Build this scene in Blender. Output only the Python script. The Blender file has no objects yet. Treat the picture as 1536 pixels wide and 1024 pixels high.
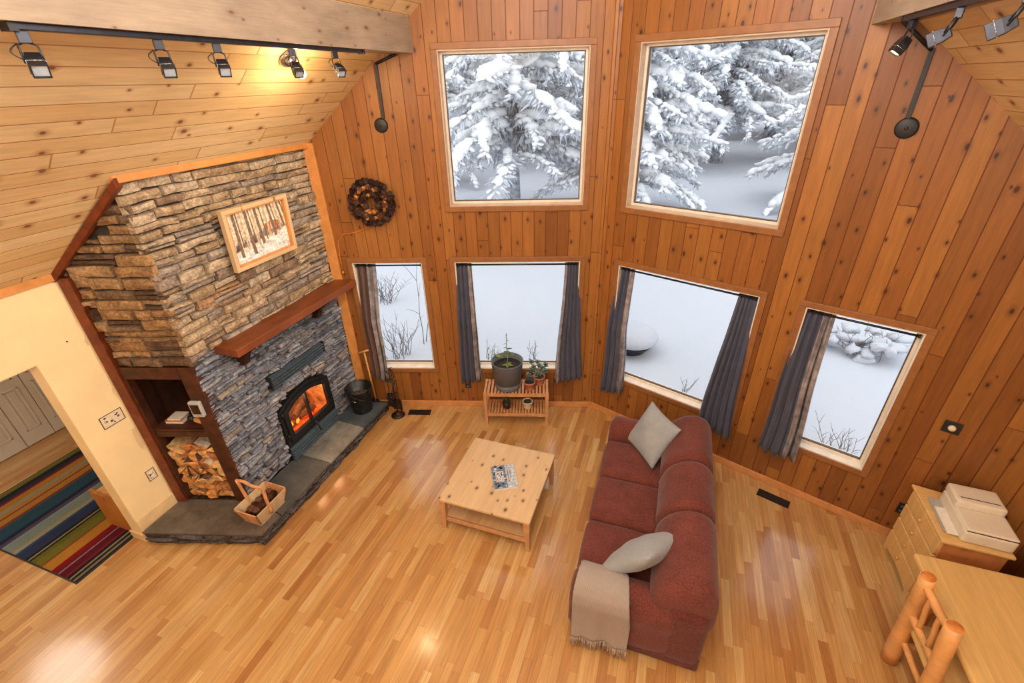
import bpy, bmesh, math, random
from mathutils import Matrix, Vector, Euler, noise as mnoise
PI = math.pi
C = bpy.context.scene.collection
rnd = random.Random(7)
R = math.radians

# ------------------------------------------------------------------ materials
def lin(c):
    return tuple(((v/255)/12.92 if v/255 <= .04045 else ((v/255+.055)/1.055)**2.4) for v in c)
def rgba(c): return (*lin(c), 1)

class NT:
    """small wrapper around a material node tree"""
    def __init__(s, name):
        s.m = bpy.data.materials.new(name); s.m.use_nodes = True
        s.t = s.m.node_tree; s.t.nodes.clear()
        s.out = s.t.nodes.new('ShaderNodeOutputMaterial')
        s.bs = s.t.nodes.new('ShaderNodeBsdfPrincipled')
        s.t.links.new(s.bs.outputs[0], s.out.inputs[0])
    def node(s, typ, ins=None, **props):
        n = s.t.nodes.new(typ)
        for k, v in props.items(): setattr(n, k, v)
        for k, v in (ins or {}).items(): s.put(n.inputs[k], v)
        return n
    def put(s, sock, v):
        if isinstance(v, bpy.types.NodeSocket): s.t.links.new(v, sock)
        elif isinstance(v, bpy.types.Node): s.t.links.new(v.outputs[0], sock)
        else: sock.default_value = v
    def m_(s, op, a, b=0.0, c=0.0):
        n = s.node('ShaderNodeMath', operation=op)
        s.put(n.inputs[0], a); s.put(n.inputs[1], b); s.put(n.inputs[2], c)
        return n.outputs[0]
    def co(s): return s.node('ShaderNodeTexCoord').outputs['Object']
    def sep(s, v):
        n = s.node('ShaderNodeSeparateXYZ'); s.put(n.inputs[0], v); return n.outputs
    def comb(s, x=0., y=0., z=0.):
        n = s.node('ShaderNodeCombineXYZ'); s.put(n.inputs[0], x); s.put(n.inputs[1], y); s.put(n.inputs[2], z); return n.outputs[0]
    def noise(s, v, scale=5., detail=3., rough=.55, out=0):
        n = s.node('ShaderNodeTexNoise', {'Vector': v, 'Scale': scale, 'Detail': detail, 'Roughness': rough}); return n.outputs[out]
    def white(s, v):
        n = s.node('ShaderNodeTexWhiteNoise', noise_dimensions='3D'); s.put(n.inputs['Vector'], v); return n.outputs
    def ramp(s, f, stops, mode='LINEAR'):
        n = s.node('ShaderNodeValToRGB'); r = n.color_ramp; r.interpolation = mode
        while len(r.elements) < len(stops): r.elements.new(.5)
        for e, (p, c) in zip(r.elements, stops): e.position = p; e.color = rgba(c)
        s.put(n.inputs[0], f); return n.outputs[0]
    def mix(s, f, a, b, mode='MIX'):
        n = s.node('ShaderNodeMix', data_type='RGBA', blend_type=mode)
        s.put(n.inputs[0], f)
        for i, v in ((6, a), (7, b)):
            s.put(n.inputs[i], v if not isinstance(v, tuple) or len(v) == 4 else rgba(v))
        return n.outputs[2]
    def smooth(s, v, e0, e1):
        n = s.node('ShaderNodeMapRange', {'Value': v, 'From Min': e0, 'From Max': e1}, interpolation_type='SMOOTHSTEP'); return n.outputs[0]
    def bump(s, h, strength=.3, dist=.01):
        n = s.node('ShaderNodeBump', {'Strength': strength, 'Distance': dist, 'Height': h}); s.put(s.bs.inputs['Normal'], n.outputs[0])
    def fin(s, col=None, rough=.5, metal=0., spec=.5, **k):
        if col is not None: s.put(s.bs.inputs['Base Color'], rgba(col) if isinstance(col, tuple) and len(col) == 3 else col)
        s.put(s.bs.inputs['Roughness'], rough); s.put(s.bs.inputs['Metallic'], metal); s.put(s.bs.inputs['Specular IOR Level'], spec)
        for kk, v in k.items(): s.put(s.bs.inputs[kk.replace('_', ' ')], v)
        return s.m

def plain(name, c, rough=.5, metal=0., spec=.4, var=.12, scale=30., bump=0., bscale=None):
    t = NT(name); co = t.co(); n = t.noise(co, scale, 3)
    dk = tuple(int(v*(1-var)) for v in c); lt = tuple(min(255, int(v*(1+var*.6))) for v in c)
    col = t.ramp(n, [(.3, dk), (.7, lt)])
    if bump: t.bump(t.noise(co, bscale or scale*3, 4), bump, .01)
    return t.fin(col, rough, metal, spec)

def planks(name, across, along, w, ln, cols, gw=.0025, groove=(60, 30, 12), gmix=.8, kscale=4., kdens=.35, krad=.10, knot=(70, 28, 12), grain=.25, rough=.4, spec=.4, bump=.4, endgap=True, kasp=.55, halo=.35, coat=0., eg=1.):
    """boards: across/along are axis indices of the object's own coordinates"""
    t = NT(name); xyz = t.sep(t.co()); u = xyz[across]; v = xyz[along]
    ur = t.m_('DIVIDE', u, w); row = t.m_('FLOOR', ur)
    rr = t.white(t.comb(row, 3.3, 1.7))[0]
    vr = t.m_('ADD', t.m_('DIVIDE', v, ln), t.m_('MULTIPLY', rr, 13.0)); cell = t.m_('FLOOR', vr)
    idc = t.white(t.comb(row, cell, 5.1)); idv = idc[0]; idcol = idc[1]
    stops = [(i/(len(cols)-1) if len(cols) > 1 else 0, c) for i, c in enumerate(cols)]
    base = t.ramp(idv, stops)
    off = t.m_('MULTIPLY', idv, 37.0)
    gv = t.comb(t.m_('ADD', t.m_('MULTIPLY', u, 1/w*2.2), off), t.m_('ADD', t.m_('MULTIPLY', v, 1.6), off), off)
    g1 = t.noise(gv, 1.6, 5, .6)
    gv2 = t.comb(t.m_('MULTIPLY', u, 160.), t.m_('MULTIPLY', v, 5.), off)
    g2 = t.noise(gv2, 1., 3, .6)
    g = t.m_('ADD', t.m_('MULTIPLY', g1, .65), t.m_('MULTIPLY', g2, .35))
    mul = t.ramp(g, [(.25, tuple(int(255*(1-grain)) for _ in range(3))), (.75, (255, 255, 255))])
    col = t.mix(1.0, base, mul, 'MULTIPLY')
    if kdens > 0:
        kv = t.comb(t.m_('MULTIPLY', u, 1.0), t.m_('MULTIPLY', v, kasp), t.m_('MULTIPLY', row, 0.0))
        wob = t.noise(t.co(), 18., 2, .5)
        vo = t.node('ShaderNodeTexVoronoi', {'Vector': kv, 'Scale': kscale, 'Randomness': 1.}, voronoi_dimensions='2D', feature='F1')
        d = t.m_('ADD', vo.outputs['Distance'], t.m_('MULTIPLY', t.m_('SUBTRACT', wob, .5), krad*.9))
        kc = t.sep(vo.outputs['Color'])
        has = t.m_('LESS_THAN', kc[0], kdens)
        rad = t.m_('MULTIPLY', t.m_('ADD', kc[1], .45), krad)
        q = t.m_('DIVIDE', d, rad)
        core = t.m_('MULTIPLY', t.m_('SUBTRACT', 1., t.smooth(q, .45, .95)), has)
        ring = t.m_('MULTIPLY', t.m_('MULTIPLY', t.m_('SUBTRACT', 1., t.smooth(q, .6, 2.4)), has), halo)
        col = t.mix(ring, col, knot); col = t.mix(t.m_('MULTIPLY', core, .92), col, knot)
    fu = t.m_('FRACT', ur); du = t.m_('MULTIPLY', t.m_('MINIMUM', fu, t.m_('SUBTRACT', 1., fu)), w)
    gm = t.m_('SUBTRACT', 1., t.smooth(du, gw*.4, gw*1.3))
    if endgap:
        fv = t.m_('FRACT', vr); dv = t.m_('MULTIPLY', t.m_('MINIMUM', fv, t.m_('SUBTRACT', 1., fv)), ln)
        gm = t.m_('MAXIMUM', gm, t.m_('SUBTRACT', 1., t.smooth(dv, gw*.4*eg, gw*1.1*eg)))
    col = t.mix(t.m_('MULTIPLY', gm, gmix), col, groove)
    if bump: t.bump(t.m_('SUBTRACT', t.m_('MULTIPLY', g2, .12), gm), bump, .004)
    return t.fin(col, rough, 0., spec, Coat_Weight=coat, Coat_Roughness=.14)

def stone_mat(name, stops, bump=.7):
    t = NT(name); co = t.co(); geo = t.node('ShaderNodeNewGeometry')
    ri = geo.outputs['Random Per Island']
    base = t.ramp(ri, stops, 'CONSTANT')
    n = t.noise(co, 9., 6, .65); n2 = t.noise(co, 45., 5, .7)
    col = t.mix(1., base, t.ramp(n, [(.3, (170, 165, 160)), (.7, (255, 255, 255))]), 'MULTIPLY')
    col = t.mix(1., col, t.ramp(n2, [(.3, (165, 160, 158)), (.65, (255, 255, 255))]), 'MULTIPLY')
    t.bump(t.m_('ADD', n, t.m_('MULTIPLY', n2, .6)), bump, .03)
    return t.fin(col, .85, 0., .25)

def fabric(name, c1, c2, scale=260., rough=.95, bump=.3, big=6.):
    t = NT(name); co = t.co()
    n = t.noise(co, scale, 2, .7); b = t.noise(co, big, 3)
    f = t.m_('ADD', t.m_('MULTIPLY', n, .7), t.m_('MULTIPLY', b, .3))
    t.bump(n, bump, .004)
    return t.fin(t.ramp(f, [(.32, c1), (.68, c2)]), rough, 0., .2, Sheen_Weight=.15)

M = {}
M['floor'] = planks('oak_strip_floor', 0, 1, .068, .58, [(198, 142, 82), (215, 164, 100), (226, 179, 116), (204, 148, 86), (232, 193, 134), (220, 171, 106), (186, 127, 72), (228, 185, 123)], gw=.0011, groove=(110, 62, 28), gmix=.55, kdens=0, grain=.28, rough=.28, spec=.5, bump=.10, coat=1.)
WALLC = [(150, 93, 42), (168, 107, 50), (157, 97, 45), (177, 117, 56), (137, 82, 37), (166, 109, 52), (173, 114, 55)]
M['wall'] = planks('knotty_pine_wall', 0, 2, .125, 3.1, WALLC, gw=.0035, groove=(84, 36, 14), gmix=.85, kscale=7.0, kdens=.72, krad=.085, knot=(62, 26, 14), grain=.22, rough=.42, spec=.4, bump=.6)
M['wall_y'] = planks('knotty_pine_wall_side', 1, 2, .125, 3.1, WALLC, gw=.0035, groove=(84, 36, 14), gmix=.85, kscale=5.5, kdens=.0, grain=.22, rough=.42, spec=.4, bump=.6)
M['ceil'] = planks('pine_ceiling', 0, 1, .092, 1.6, [(234, 198, 142), (242, 212, 162), (228, 190, 132), (245, 218, 170), (238, 204, 150)], gw=.0028, groove=(160, 104, 56), gmix=.75, eg=2.2, kscale=6.4, kdens=.68, krad=.085, knot=(128, 76, 42), grain=.16, rough=.5, bump=.5, kasp=.6, halo=.4)
M['beam'] = planks('pale_pine_beam', 2, 1, .4, 30., [(180, 160, 138), (188, 168, 146)], gw=.0005, groove=(190, 160, 120), gmix=.2, kscale=8, kdens=.7, krad=.085, knot=(112, 84, 58), grain=.28, rough=.6, bump=.2, endgap=False, kasp=.5, halo=.3)
M['cream'] = plain('cream_wall_paint', (238, 214, 166), .8, var=.03, scale=3., bump=.05, bscale=200)
M['white'] = plain('white_door_paint', (214, 212, 208), .5, var=.03, scale=4)
M['trimw'] = plain('pine_trim', (146, 97, 58), .4, var=.07, scale=14)
M['base'] = plain('baseboard_pine', (206, 144, 90), .4, var=.07, scale=14)
M['basecream'] = plain('cream_baseboard', (226, 196, 150), .5, var=.06, scale=8)
M['trimd'] = plain('dark_stained_trim', (112, 52, 24), .4, var=.22, scale=14)
M['trimo'] = plain('orange_pine_trim', (208, 142, 78), .42, var=.07, scale=12)
M['liner'] = plain('cream_window_liner', (230, 220, 206), .45, var=.05, scale=10)
M['jamb'] = plain('greyed_pine_jamb', (196, 172, 148), .45, var=.06, scale=10)
M['sash'] = plain('dark_window_gasket', (96, 78, 66), .5, var=.1)
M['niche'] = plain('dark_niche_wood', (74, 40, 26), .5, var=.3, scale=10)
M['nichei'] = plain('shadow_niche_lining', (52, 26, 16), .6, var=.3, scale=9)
M['mantel'] = planks('stained_mantel_wood', 0, 1, .5, 30., [(144, 78, 42), (138, 74, 40)], gw=.0002, gmix=0., kdens=.25, kscale=6, krad=.06, knot=(84, 36, 16), grain=.35, rough=.4, bump=.1, endgap=False)
TAN = [(0, (226, 200, 166)), (.1, (210, 182, 146)), (.2, (234, 212, 182)), (.3, (196, 176, 154)), (.4, (220, 192, 156)), (.5, (190, 174, 160)), (.58, (228, 204, 170)), (.68, (212, 172, 132)), (.76, (204, 190, 176)), (.84, (236, 216, 188)), (.92, (182, 154, 128))]
M['stone'] = stone_mat('tan_ledgestone', TAN)
M['stoneb'] = stone_mat('brown_ledgestone', [(0, (206, 170, 126)), (.15, (180, 146, 108)), (.3, (214, 178, 132)), (.42, (140, 114, 92)), (.55, (198, 158, 114)), (.66, (160, 134, 108)), (.78, (212, 172, 124)), (.9, (124, 98, 78))])
GREY = [(0, (180, 186, 202)), (.1, (156, 162, 180)), (.2, (194, 200, 214)), (.3, (140, 146, 164)), (.4, (170, 174, 188)), (.5, (184, 180, 180)), (.56, (156, 166, 188)), (.66, (200, 204, 214)), (.74, (114, 114, 126)), (.8, (178, 186, 206)), (.88, (148, 146, 156)), (.94, (194, 182, 172))]
M['stoneg'] = stone_mat('grey_ledgestone', GREY)
M['mortar'] = plain('dark_mortar', (62, 54, 48), .95, var=.3, scale=20)
M['hearthedge'] = stone_mat('hearth_edge_stone', [(0, (112, 104, 104)), (.2, (88, 76, 72)), (.4, (130, 122, 122)), (.6, (100, 84, 76)), (.8, (120, 114, 118))])
def slate(name, c):
    t = NT(name); co = t.co(); n = t.noise(co, 3.5, 6, .65); n2 = t.noise(co, 26., 5, .6)
    f = t.m_('ADD', t.m_('MULTIPLY', n, .75), t.m_('MULTIPLY', n2, .25))
    lo = tuple(int(v*.72) for v in c); hi = tuple(min(255, int(v*1.28)) for v in c)
    t.bump(f, .35, .02)
    return t.fin(t.ramp(f, [(.3, lo), (.7, hi)]), .5, 0., .5)
M['slate1'] = slate('brown_grey_slate', (92, 84, 76)); M['slate2'] = slate('dark_slate', (80, 80, 78)); M['slate3'] = slate('pale_slate', (118, 118, 112)); M['slate4'] = slate('blue_slate', (70, 78, 84))
M['iron'] = plain('black_cast_iron', (44, 46, 50), .42, .6, .5, var=.2, scale=40)
M['ironb'] = plain('blue_black_steel', (104, 122, 136), .3, .6, .5, var=.12, scale=30)
M['black'] = plain('black_plastic', (30, 30, 33), .4, 0, .5, var=.1)
M['bronze'] = plain('dark_bronze', (72, 58, 52), .38, .75, .5, var=.25, scale=25)
M['track'] = plain('track_dark_metal', (60, 62, 70), .35, .7, .5, var=.1)
M['chrome'] = plain('brushed_chrome', (196, 196, 200), .2, 1., .5, var=.05)
M['lens'] = plain('spot_lens_pale', (190, 208, 228), .15, .2, .6, var=.06)
M['sofa'] = fabric('burgundy_chenille', (78, 38, 33), (126, 68, 59), 110., bump=.5)
M['sofad'] = fabric('burgundy_chenille_base', (70, 32, 28), (112, 56, 50), 75., bump=.5)
M['pillow'] = fabric('grey_linen', (132, 136, 141), (168, 172, 177), 320., bump=.2)
M['curtain'] = fabric('slate_curtain_cloth', (60, 64, 84), (88, 92, 114), 240., rough=.7, bump=.15)
M['satin'] = plain('curtain_lining_satin', (150, 146, 152), .32, .25, .6, var=.25, scale=12, bump=.3, bscale=25)
M['curtbrown'] = fabric('brown_curtain_cloth', (78, 58, 54), (110, 86, 80), 240., rough=.6, bump=.15)
M['pinet'] = planks('pale_pine_top', 0, 1, .15, 30., [(222, 190, 148), (214, 180, 136), (226, 196, 154)], gw=.0006, groove=(180, 140, 96), gmix=.6, kscale=9, kdens=.55, krad=.10, knot=(92, 62, 40), grain=.14, rough=.4, bump=.08, endgap=False, kasp=.7, halo=.3)
M['pinel'] = plain('pine_leg', (196, 146, 104), .4, var=.08, scale=16)
M['pinesh'] = planks('pine_shelf', 0, 1, .15, 30., [(216, 176, 128), (206, 164, 116)], gw=.0006, gmix=.4, kdens=.3, kscale=5, krad=.06, knot=(110, 74, 46), grain=.15, rough=.4, bump=.05, endgap=False)
M['log'] = plain('peeled_log_wood', (222, 164, 102), .35, 0, .5, var=.10, scale=7)
M['logend'] = plain('log_end_grain', (206, 128, 62), .5, var=.2, scale=20)
M['tabletop'] = planks('honey_pine_table', 0, 1, .14, 30., [(240, 198, 128), (232, 188, 116), (244, 206, 138)], gw=.0008, groove=(186, 126, 60), gmix=.5, kscale=5, kdens=.35, krad=.06, knot=(170, 110, 50), grain=.16, rough=.32, bump=.05, endgap=False)
M['dresser'] = planks('honey_pine_dresser', 1, 0, .3, 30., [(240, 196, 128), (236, 188, 118)], gw=.0002, gmix=0, kscale=6, kdens=.35, krad=.06, knot=(176, 112, 56), grain=.2, rough=.4, bump=.05, endgap=False)
M['dresside'] = plain('dark_pine_side', (196, 128, 74), .4, var=.12, scale=10)
M['dresgap'] = plain('drawer_gap_shadow', (96, 52, 24), .8)
M['printer'] = plain('cream_white_plastic', (226, 214, 192), .4, var=.02)
M['printgrey'] = plain('pale_grey_plastic', (178, 174, 170), .4, var=.04)
M['paper'] = plain('paper_white', (232, 226, 214), .8, var=.03)
M['bench'] = plain('teak_slat', (200, 148, 102), .4, var=.10, scale=12)
M['planter'] = plain('grey_planter_plastic', (98, 104, 114), .45, 0, .4, var=.06, scale=5)
M['terra'] = plain('terracotta', (180, 116, 92), .8, var=.15, scale=14)
M['creampot'] = plain('cream_pot', (226, 212, 192), .6, var=.05)
M['soil'] = plain('potting_soil', (66, 58, 54), .95, var=.5, scale=50, bump=.8)
M['leaf'] = plain('green_leaf', (74, 104, 52), .45, var=.3, scale=30)
M['leafy'] = plain('yellow_green_leaf', (128, 142, 62), .5, var=.25, scale=20)
M['succ'] = plain('blue_grey_succulent', (104, 136, 132), .5, var=.2, scale=25)
M['stem'] = plain('pale_green_stem', (150, 160, 130), .5)
M['bark'] = plain('firewood_bark', (112, 84, 64), .9, var=.4, scale=25, bump=.6)
M['birch'] = plain('birch_bark', (206, 190, 172), .8, var=.3, scale=18, bump=.3)
M['logcutb'] = plain('split_wood_dark_face', (176, 118, 70), .8, var=.35, scale=22, bump=.3)
M['logcutc'] = plain('split_wood_pale_face', (226, 180, 122), .75, var=.28, scale=22, bump=.3)
M['logcut'] = plain('split_wood_face', (206, 148, 84), .75, var=.32, scale=22, bump=.3)
M['cone'] = plain('pine_cone_brown', (104, 66, 46), .7, var=.45, scale=60)
M['coned'] = plain('dark_cone', (62, 38, 30), .7, var=.4, scale=60)
M['gold'] = plain('golden_nut', (176, 112, 48), .5, var=.3, scale=40)
M['basket'] = planks('basket_pine', 1, 0, .5, 30., [(228, 198, 156), (220, 186, 140)], gw=.0002, gmix=0, kscale=9, kdens=.3, krad=.07, knot=(120, 70, 40), grain=.25, rough=.6, bump=.1, endgap=False)
M['basketh'] = plain('basket_handle_wood', (206, 150, 104), .5, var=.15, scale=14)
M['bucket'] = plain('blackened_metal_bucket', (56, 56, 60), .4, .7, .5, var=.35, scale=14)
M['ash'] = plain('ash_and_cinders', (92, 80, 66), .95, var=.5, scale=30, bump=1.)
M['ashwood'] = plain('ash_wood_handle', (214, 158, 96), .5, var=.12)
M['bulbglass'] = None
M['plate'] = plain('ivory_plate', (226, 212, 186), .5, var=.05)
M['platebr'] = plain('brown_plate_print', (108, 74, 56), .6, var=.2)
M['conduit'] = plain('black_conduit', (26, 25, 27), .5, 0, .5, var=.1)
M['cord'] = plain('amber_cord', (206, 124, 44), .5, var=.1)
M['bark2'] = plain('haze_pale_trunk_bark', (176, 182, 192), .9, var=.35, scale=8, bump=.6)  # bark paled so that outdoor haze is put into its colour
M['needle'] = plain('haze_pale_spruce_needles', (222, 228, 236), .85, var=.12, scale=2.5)  # near-white needles: snowy haze painted into the colour
M['twig'] = plain('bare_twig', (104, 98, 98), .8, var=.2)
M['stalk'] = plain('dry_stalk', (128, 116, 104), .8, var=.2)
def snow_mat():
    t = NT('fresh_snow'); co = t.co(); n = t.noise(co, .8, 5, .6); n2 = t.noise(co, 12., 4, .6)
    t.bump(t.m_('ADD', n, t.m_('MULTIPLY', n2, .15)), .5, .12)
    return t.fin((193, 198, 206), .8, 0., .2)
M['snow'] = snow_mat()
M['snowt'] = plain('branch_snow', (248, 250, 254), .85, var=.02, scale=6, bump=.5, bscale=20)
def glass_mat(name='window_glass', tint=(1, 1, 1), refl=.05):
    t = NT(name); t.t.nodes.remove(t.bs)
    tr = t.node('ShaderNodeBsdfTransparent', {'Color': (*tint, 1)}); gl = t.node('ShaderNodeBsdfGlossy', {'Roughness': .02})
    bf = t.node('ShaderNodeNewGeometry').outputs['Backfacing']; fr = t.node('ShaderNodeFresnel', {'IOR': t.m_('ADD', 1.3, t.m_('MULTIPLY', bf, 1/1.3-1.3))})
    mx = t.node('ShaderNodeMixShader', {0: fr.outputs[0], 1: tr.outputs[0], 2: gl.outputs[0]})
    t.t.links.new(mx.outputs[0], t.out.inputs[0]); return t.m
M['glass'] = glass_mat(); M['stoveglass'] = glass_mat('smoky_stove_glass', (.90, .80, .70))
def emit(name, c, s):
    t = NT(name); return t.fin(c, .5, Emission_Color=rgba(c), Emission_Strength=s)
M['flame'] = emit('flame_glow', (255, 150, 60), 2.6)
M['ember'] = emit('ember_glow', (255, 84, 30), 1.0)
M['filament'] = emit('lit_bulb', (255, 214, 150), 12.)
M['firebrick'] = plain('firebrick', (222, 158, 108), .9, var=.35, scale=10, bump=.4)

# ------------------------------------------------------------------ mesh helpers
def box(bm, x0, x1, y0, y1, z0, z1, mi=0, X=None):
    vs = [bm.verts.new((x, y, z)) for z in (z0, z1) for x, y in ((x0, y0), (x1, y0), (x1, y1), (x0, y1))]
    if X is not None:
        for v in vs: v.co = X @ v.co
    fs = [(3, 2, 1, 0), (4, 5, 6, 7), (0, 1, 5, 4), (1, 2, 6, 5), (2, 3, 7, 6), (3, 0, 4, 7)]
    out = []
    for f in fs:
        F_ = bm.faces.new([vs[i] for i in f]); F_.material_index = mi; out.append(F_)
    return out
def prism(bm, pts, z0, z1, mi=0, X=None):
    """pts: 2D polygon; z0/z1: number or function(x,y)"""
    f0 = z0 if callable(z0) else (lambda x, y: z0); f1 = z1 if callable(z1) else (lambda x, y: z1)
    a = [bm.verts.new((x, y, f0(x, y))) for x, y in pts]; b = [bm.verts.new((x, y, f1(x, y))) for x, y in pts]
    if X is not None:
        for v in a+b: v.co = X @ v.co
    n = len(pts); fs = [bm.faces.new(a[::-1]), bm.faces.new(b)]
    for i in range(n): fs.append(bm.faces.new((a[i], a[(i+1) % n], b[(i+1) % n], b[i])))
    for f in fs: f.material_index = mi
    return fs
def frame_ring(bm, x0, x1, z0, z1, w, y0, y1, mi=0):
    """rectangular ring in the xz plane"""
    box(bm, x0, x1, y0, y1, z1-w, z1, mi); box(bm, x0, x1, y0, y1, z0, z0+w, mi)
    box(bm, x0, x0+w, y0, y1, z0+w, z1-w, mi); box(bm, x1-w, x1, y0, y1, z0+w, z1-w, mi)
def tube(bm, pts, r, n=8, mi=0, cap=True, r1=None):
    pts = [Vector(p) for p in pts]; rings = []
    for i, p in enumerate(pts):
        d = (pts[min(i+1, len(pts)-1)]-pts[max(i-1, 0)]).normalized()
        a = d.orthogonal().normalized() if i == 0 else (a-d*a.dot(d)).normalized()
        b = d.cross(a)
        if callable(r): rr = r(i/(len(pts)-1))
        else: rr = r if r1 is None else r+(r1-r)*i/(len(pts)-1)
        rings.append([bm.verts.new(p+(a*math.cos(2*PI*k/n)+b*math.sin(2*PI*k/n))*rr) for k in range(n)])
    for A_, B_ in zip(rings, rings[1:]):
        for k in range(n):
            f = bm.faces.new((A_[k], A_[(k+1) % n], B_[(k+1) % n], B_[k])); f.material_index = mi; f.smooth = True
    if cap:
        f = bm.faces.new(rings[0][::-1]); f.material_index = mi; f = bm.faces.new(rings[-1]); f.material_index = mi
    return rings
def lathe(bm, prof, c=(0, 0, 0), n=24, mi=0, X=None):
    """prof: list of (r, z); closes ends when r == 0"""
    rings = []
    for r_, z in prof:
        if r_ < 1e-6: ring = [bm.verts.new((c[0], c[1], c[2]+z))]
        else: ring = [bm.verts.new((c[0]+r_*math.cos(2*PI*k/n), c[1]+r_*math.sin(2*PI*k/n), c[2]+z)) for k in range(n)]
        rings.append(ring)
    if X is not None:
        for rg in rings:
            for v in rg: v.co = X @ v.co
    for A_, B_ in zip(rings, rings[1:]):
        for k in range(n):
            if len(A_) == 1 and len(B_) == 1: continue
            if len(A_) == 1: q = (A_[0], B_[(k+1) % n], B_[k])
            elif len(B_) == 1: q = (A_[k], A_[(k+1) % n], B_[0])
            else: q = (A_[k], A_[(k+1) % n], B_[(k+1) % n], B_[k])
            f = bm.faces.new(q); f.material_index = mi; f.smooth = True
def rbox(bm, x0, x1, y0, y1, z0, z1, r=.04, n=8, puff=(0, 0, 0), mi=0, X=None, jit=0., seed=0):
    """rounded, slightly puffed box"""
    c = Vector(((x0+x1)/2, (y0+y1)/2, (z0+z1)/2)); h = Vector(((x1-x0)/2, (y1-y0)/2, (z1-z0)/2))
    r = min(r, *h)
    def warp(t, hh):  # spread the grid lines so that the corners get their share
        k = max(0., hh-r); s = abs(t)
        e = .55
        v = (s/e)*k if s < e else k+(s-e)/(1-e)*r
        return math.copysign(v, t)
    vd = {}
    def vert(i, j, k):
        if (i, j, k) in vd: return vd[(i, j, k)]
        u = [2*t/n-1 for t in (i, j, k)]
        p = Vector([warp(u[a], h[a]) for a in range(3)])
        q = Vector([max(-(h[a]-r), min(h[a]-r, p[a])) for a in range(3)])
        d = p-q
        if d.length > 1e-9: p = q+d.normalized()*r
        for a in range(3):
            b_, c_ = (a+1) % 3, (a+2) % 3
            p[a] += puff[a]*(p[a]/h[a])*(1-(p[b_]/h[b_])**2)*(1-(p[c_]/h[c_])**2)
        if jit: p += mnoise.noise_vector((p+c)*5+Vector((seed, 0, 0)))*jit
        p = p+c
        if X is not None: p = X @ p
        vd[(i, j, k)] = bm.verts.new(p); return vd[(i, j, k)]
    for a in range(3):
        for s in (0, n):
            for i in range(n):
                for j in range(n):
                    def ix(ii, jj):
                        t = [0, 0, 0]; t[a] = s; t[(a+1) % 3] = ii; t[(a+2) % 3] = jj; return tuple(t)
                    q = [vert(*ix(i, j)), vert(*ix(i+1, j)), vert(*ix(i+1, j+1)), vert(*ix(i, j+1))]
                    if s == 0: q = q[::-1]
                    f = bm.faces.new(q); f.smooth = True; f.material_index = mi
def blob(bm, c, rx, ry, rz, sub=1, jit=.2, mi=0, X=None):
    ret = bmesh.ops.create_icosphere(bm, subdivisions=sub, radius=1)
    for v in ret['verts']:
        k = 1+(rnd.random()-.5)*2*jit
        v.co = Vector((v.co.x*rx*k+c[0], v.co.y*ry*k+c[1], v.co.z*rz*k+c[2]))
        if X is not None: v.co = X @ v.co
        for f in v.link_faces: f.smooth = True; f.material_index = mi
def cyl(bm, p0, p1, r, n=12, mi=0, r1=None): return tube(bm, [p0, p1], r, n, mi, True, r1)
def NB(): return bmesh.new()
_ib = bmesh.new(); bmesh.ops.create_icosphere(_ib, subdivisions=1, radius=1); _ib.verts.index_update()
ICOV = [v.co.copy() for v in _ib.verts]; ICOF = [tuple(v.index for v in f.verts) for f in _ib.faces]; _ib.free()
class FM:
    """plain vertex and face lists, for big foliage meshes"""
    def __init__(s): s.v = []; s.f = []
    def face(s, pts):
        b = len(s.v); s.v.extend(pts); s.f.append(tuple(range(b, b+len(pts))))
    def ico(s, X, rx, ry, rz, g, jit):
        b = len(s.v)
        for c in ICOV:
            k = 1+g.uniform(-jit, jit); s.v.append(X @ Vector((c.x*rx*k, c.y*ry*k, c.z*rz*k)))
        s.f.extend(tuple(b+i for i in f) for f in ICOF)
def fobj(name, fm, mat, parent, smooth=False):
    me = bpy.data.meshes.new(name); me.from_pydata(fm.v, [], fm.f); me.materials.append(M[mat])
    if smooth: me.polygons.foreach_set('use_smooth', [True]*len(me.polygons))
    o = bpy.data.objects.new(name, me); C.objects.link(o); o.parent = parent; WM[o.name] = WM[parent.name]; return o

# ------------------------------------------------------------------ objects
WM = {}
def thing(name, label, cat, loc=(0, 0, 0), rz=0., group=None):
    o = bpy.data.objects.new(name, None); C.objects.link(o)
    o.location = loc; o.rotation_euler = (0, 0, rz); o.empty_display_size = .05
    o['label'] = label; o['category'] = cat
    if group: o['group'] = group
    WM[o.name] = Matrix.Translation(loc) @ Matrix.Rotation(rz, 4, 'Z')
    return o
def tag(o, label, cat, group=None, kind=None):
    o['label'] = label; o['category'] = cat
    if group: o['group'] = group
    if kind: o['kind'] = kind
    return o
def obj(name, bm, mat, parent=None, world=False, solid=0., bevel=0., sub=0, norm=True):
    if norm: bmesh.ops.recalc_face_normals(bm, faces=bm.faces)
    me = bpy.data.meshes.new(name); bm.to_mesh(me); bm.free()
    for m in (mat if isinstance(mat, (list, tuple)) else [mat]): me.materials.append(M[m] if isinstance(m, str) else m)
    o = bpy.data.objects.new(name, me); C.objects.link(o)
    w = Matrix.Identity(4)
    if parent is not None:
        o.parent = parent; w = WM[parent.name]
        if world: o.matrix_parent_inverse = w.inverted(); w = Matrix.Identity(4)
    WM[o.name] = w
    if solid: md = o.modifiers.new('solid', 'SOLIDIFY'); md.thickness = solid; md.offset = 0
    if bevel: md = o.modifiers.new('edge', 'BEVEL'); md.width = bevel; md.segments = 2; md.limit_method = 'ANGLE'; md.angle_limit = R(40)
    if sub: md = o.modifiers.new('sub', 'SUBSURF'); md.levels = sub; md.render_levels = sub
    return o
def struct(o): o['kind'] = 'structure'; return o
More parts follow.
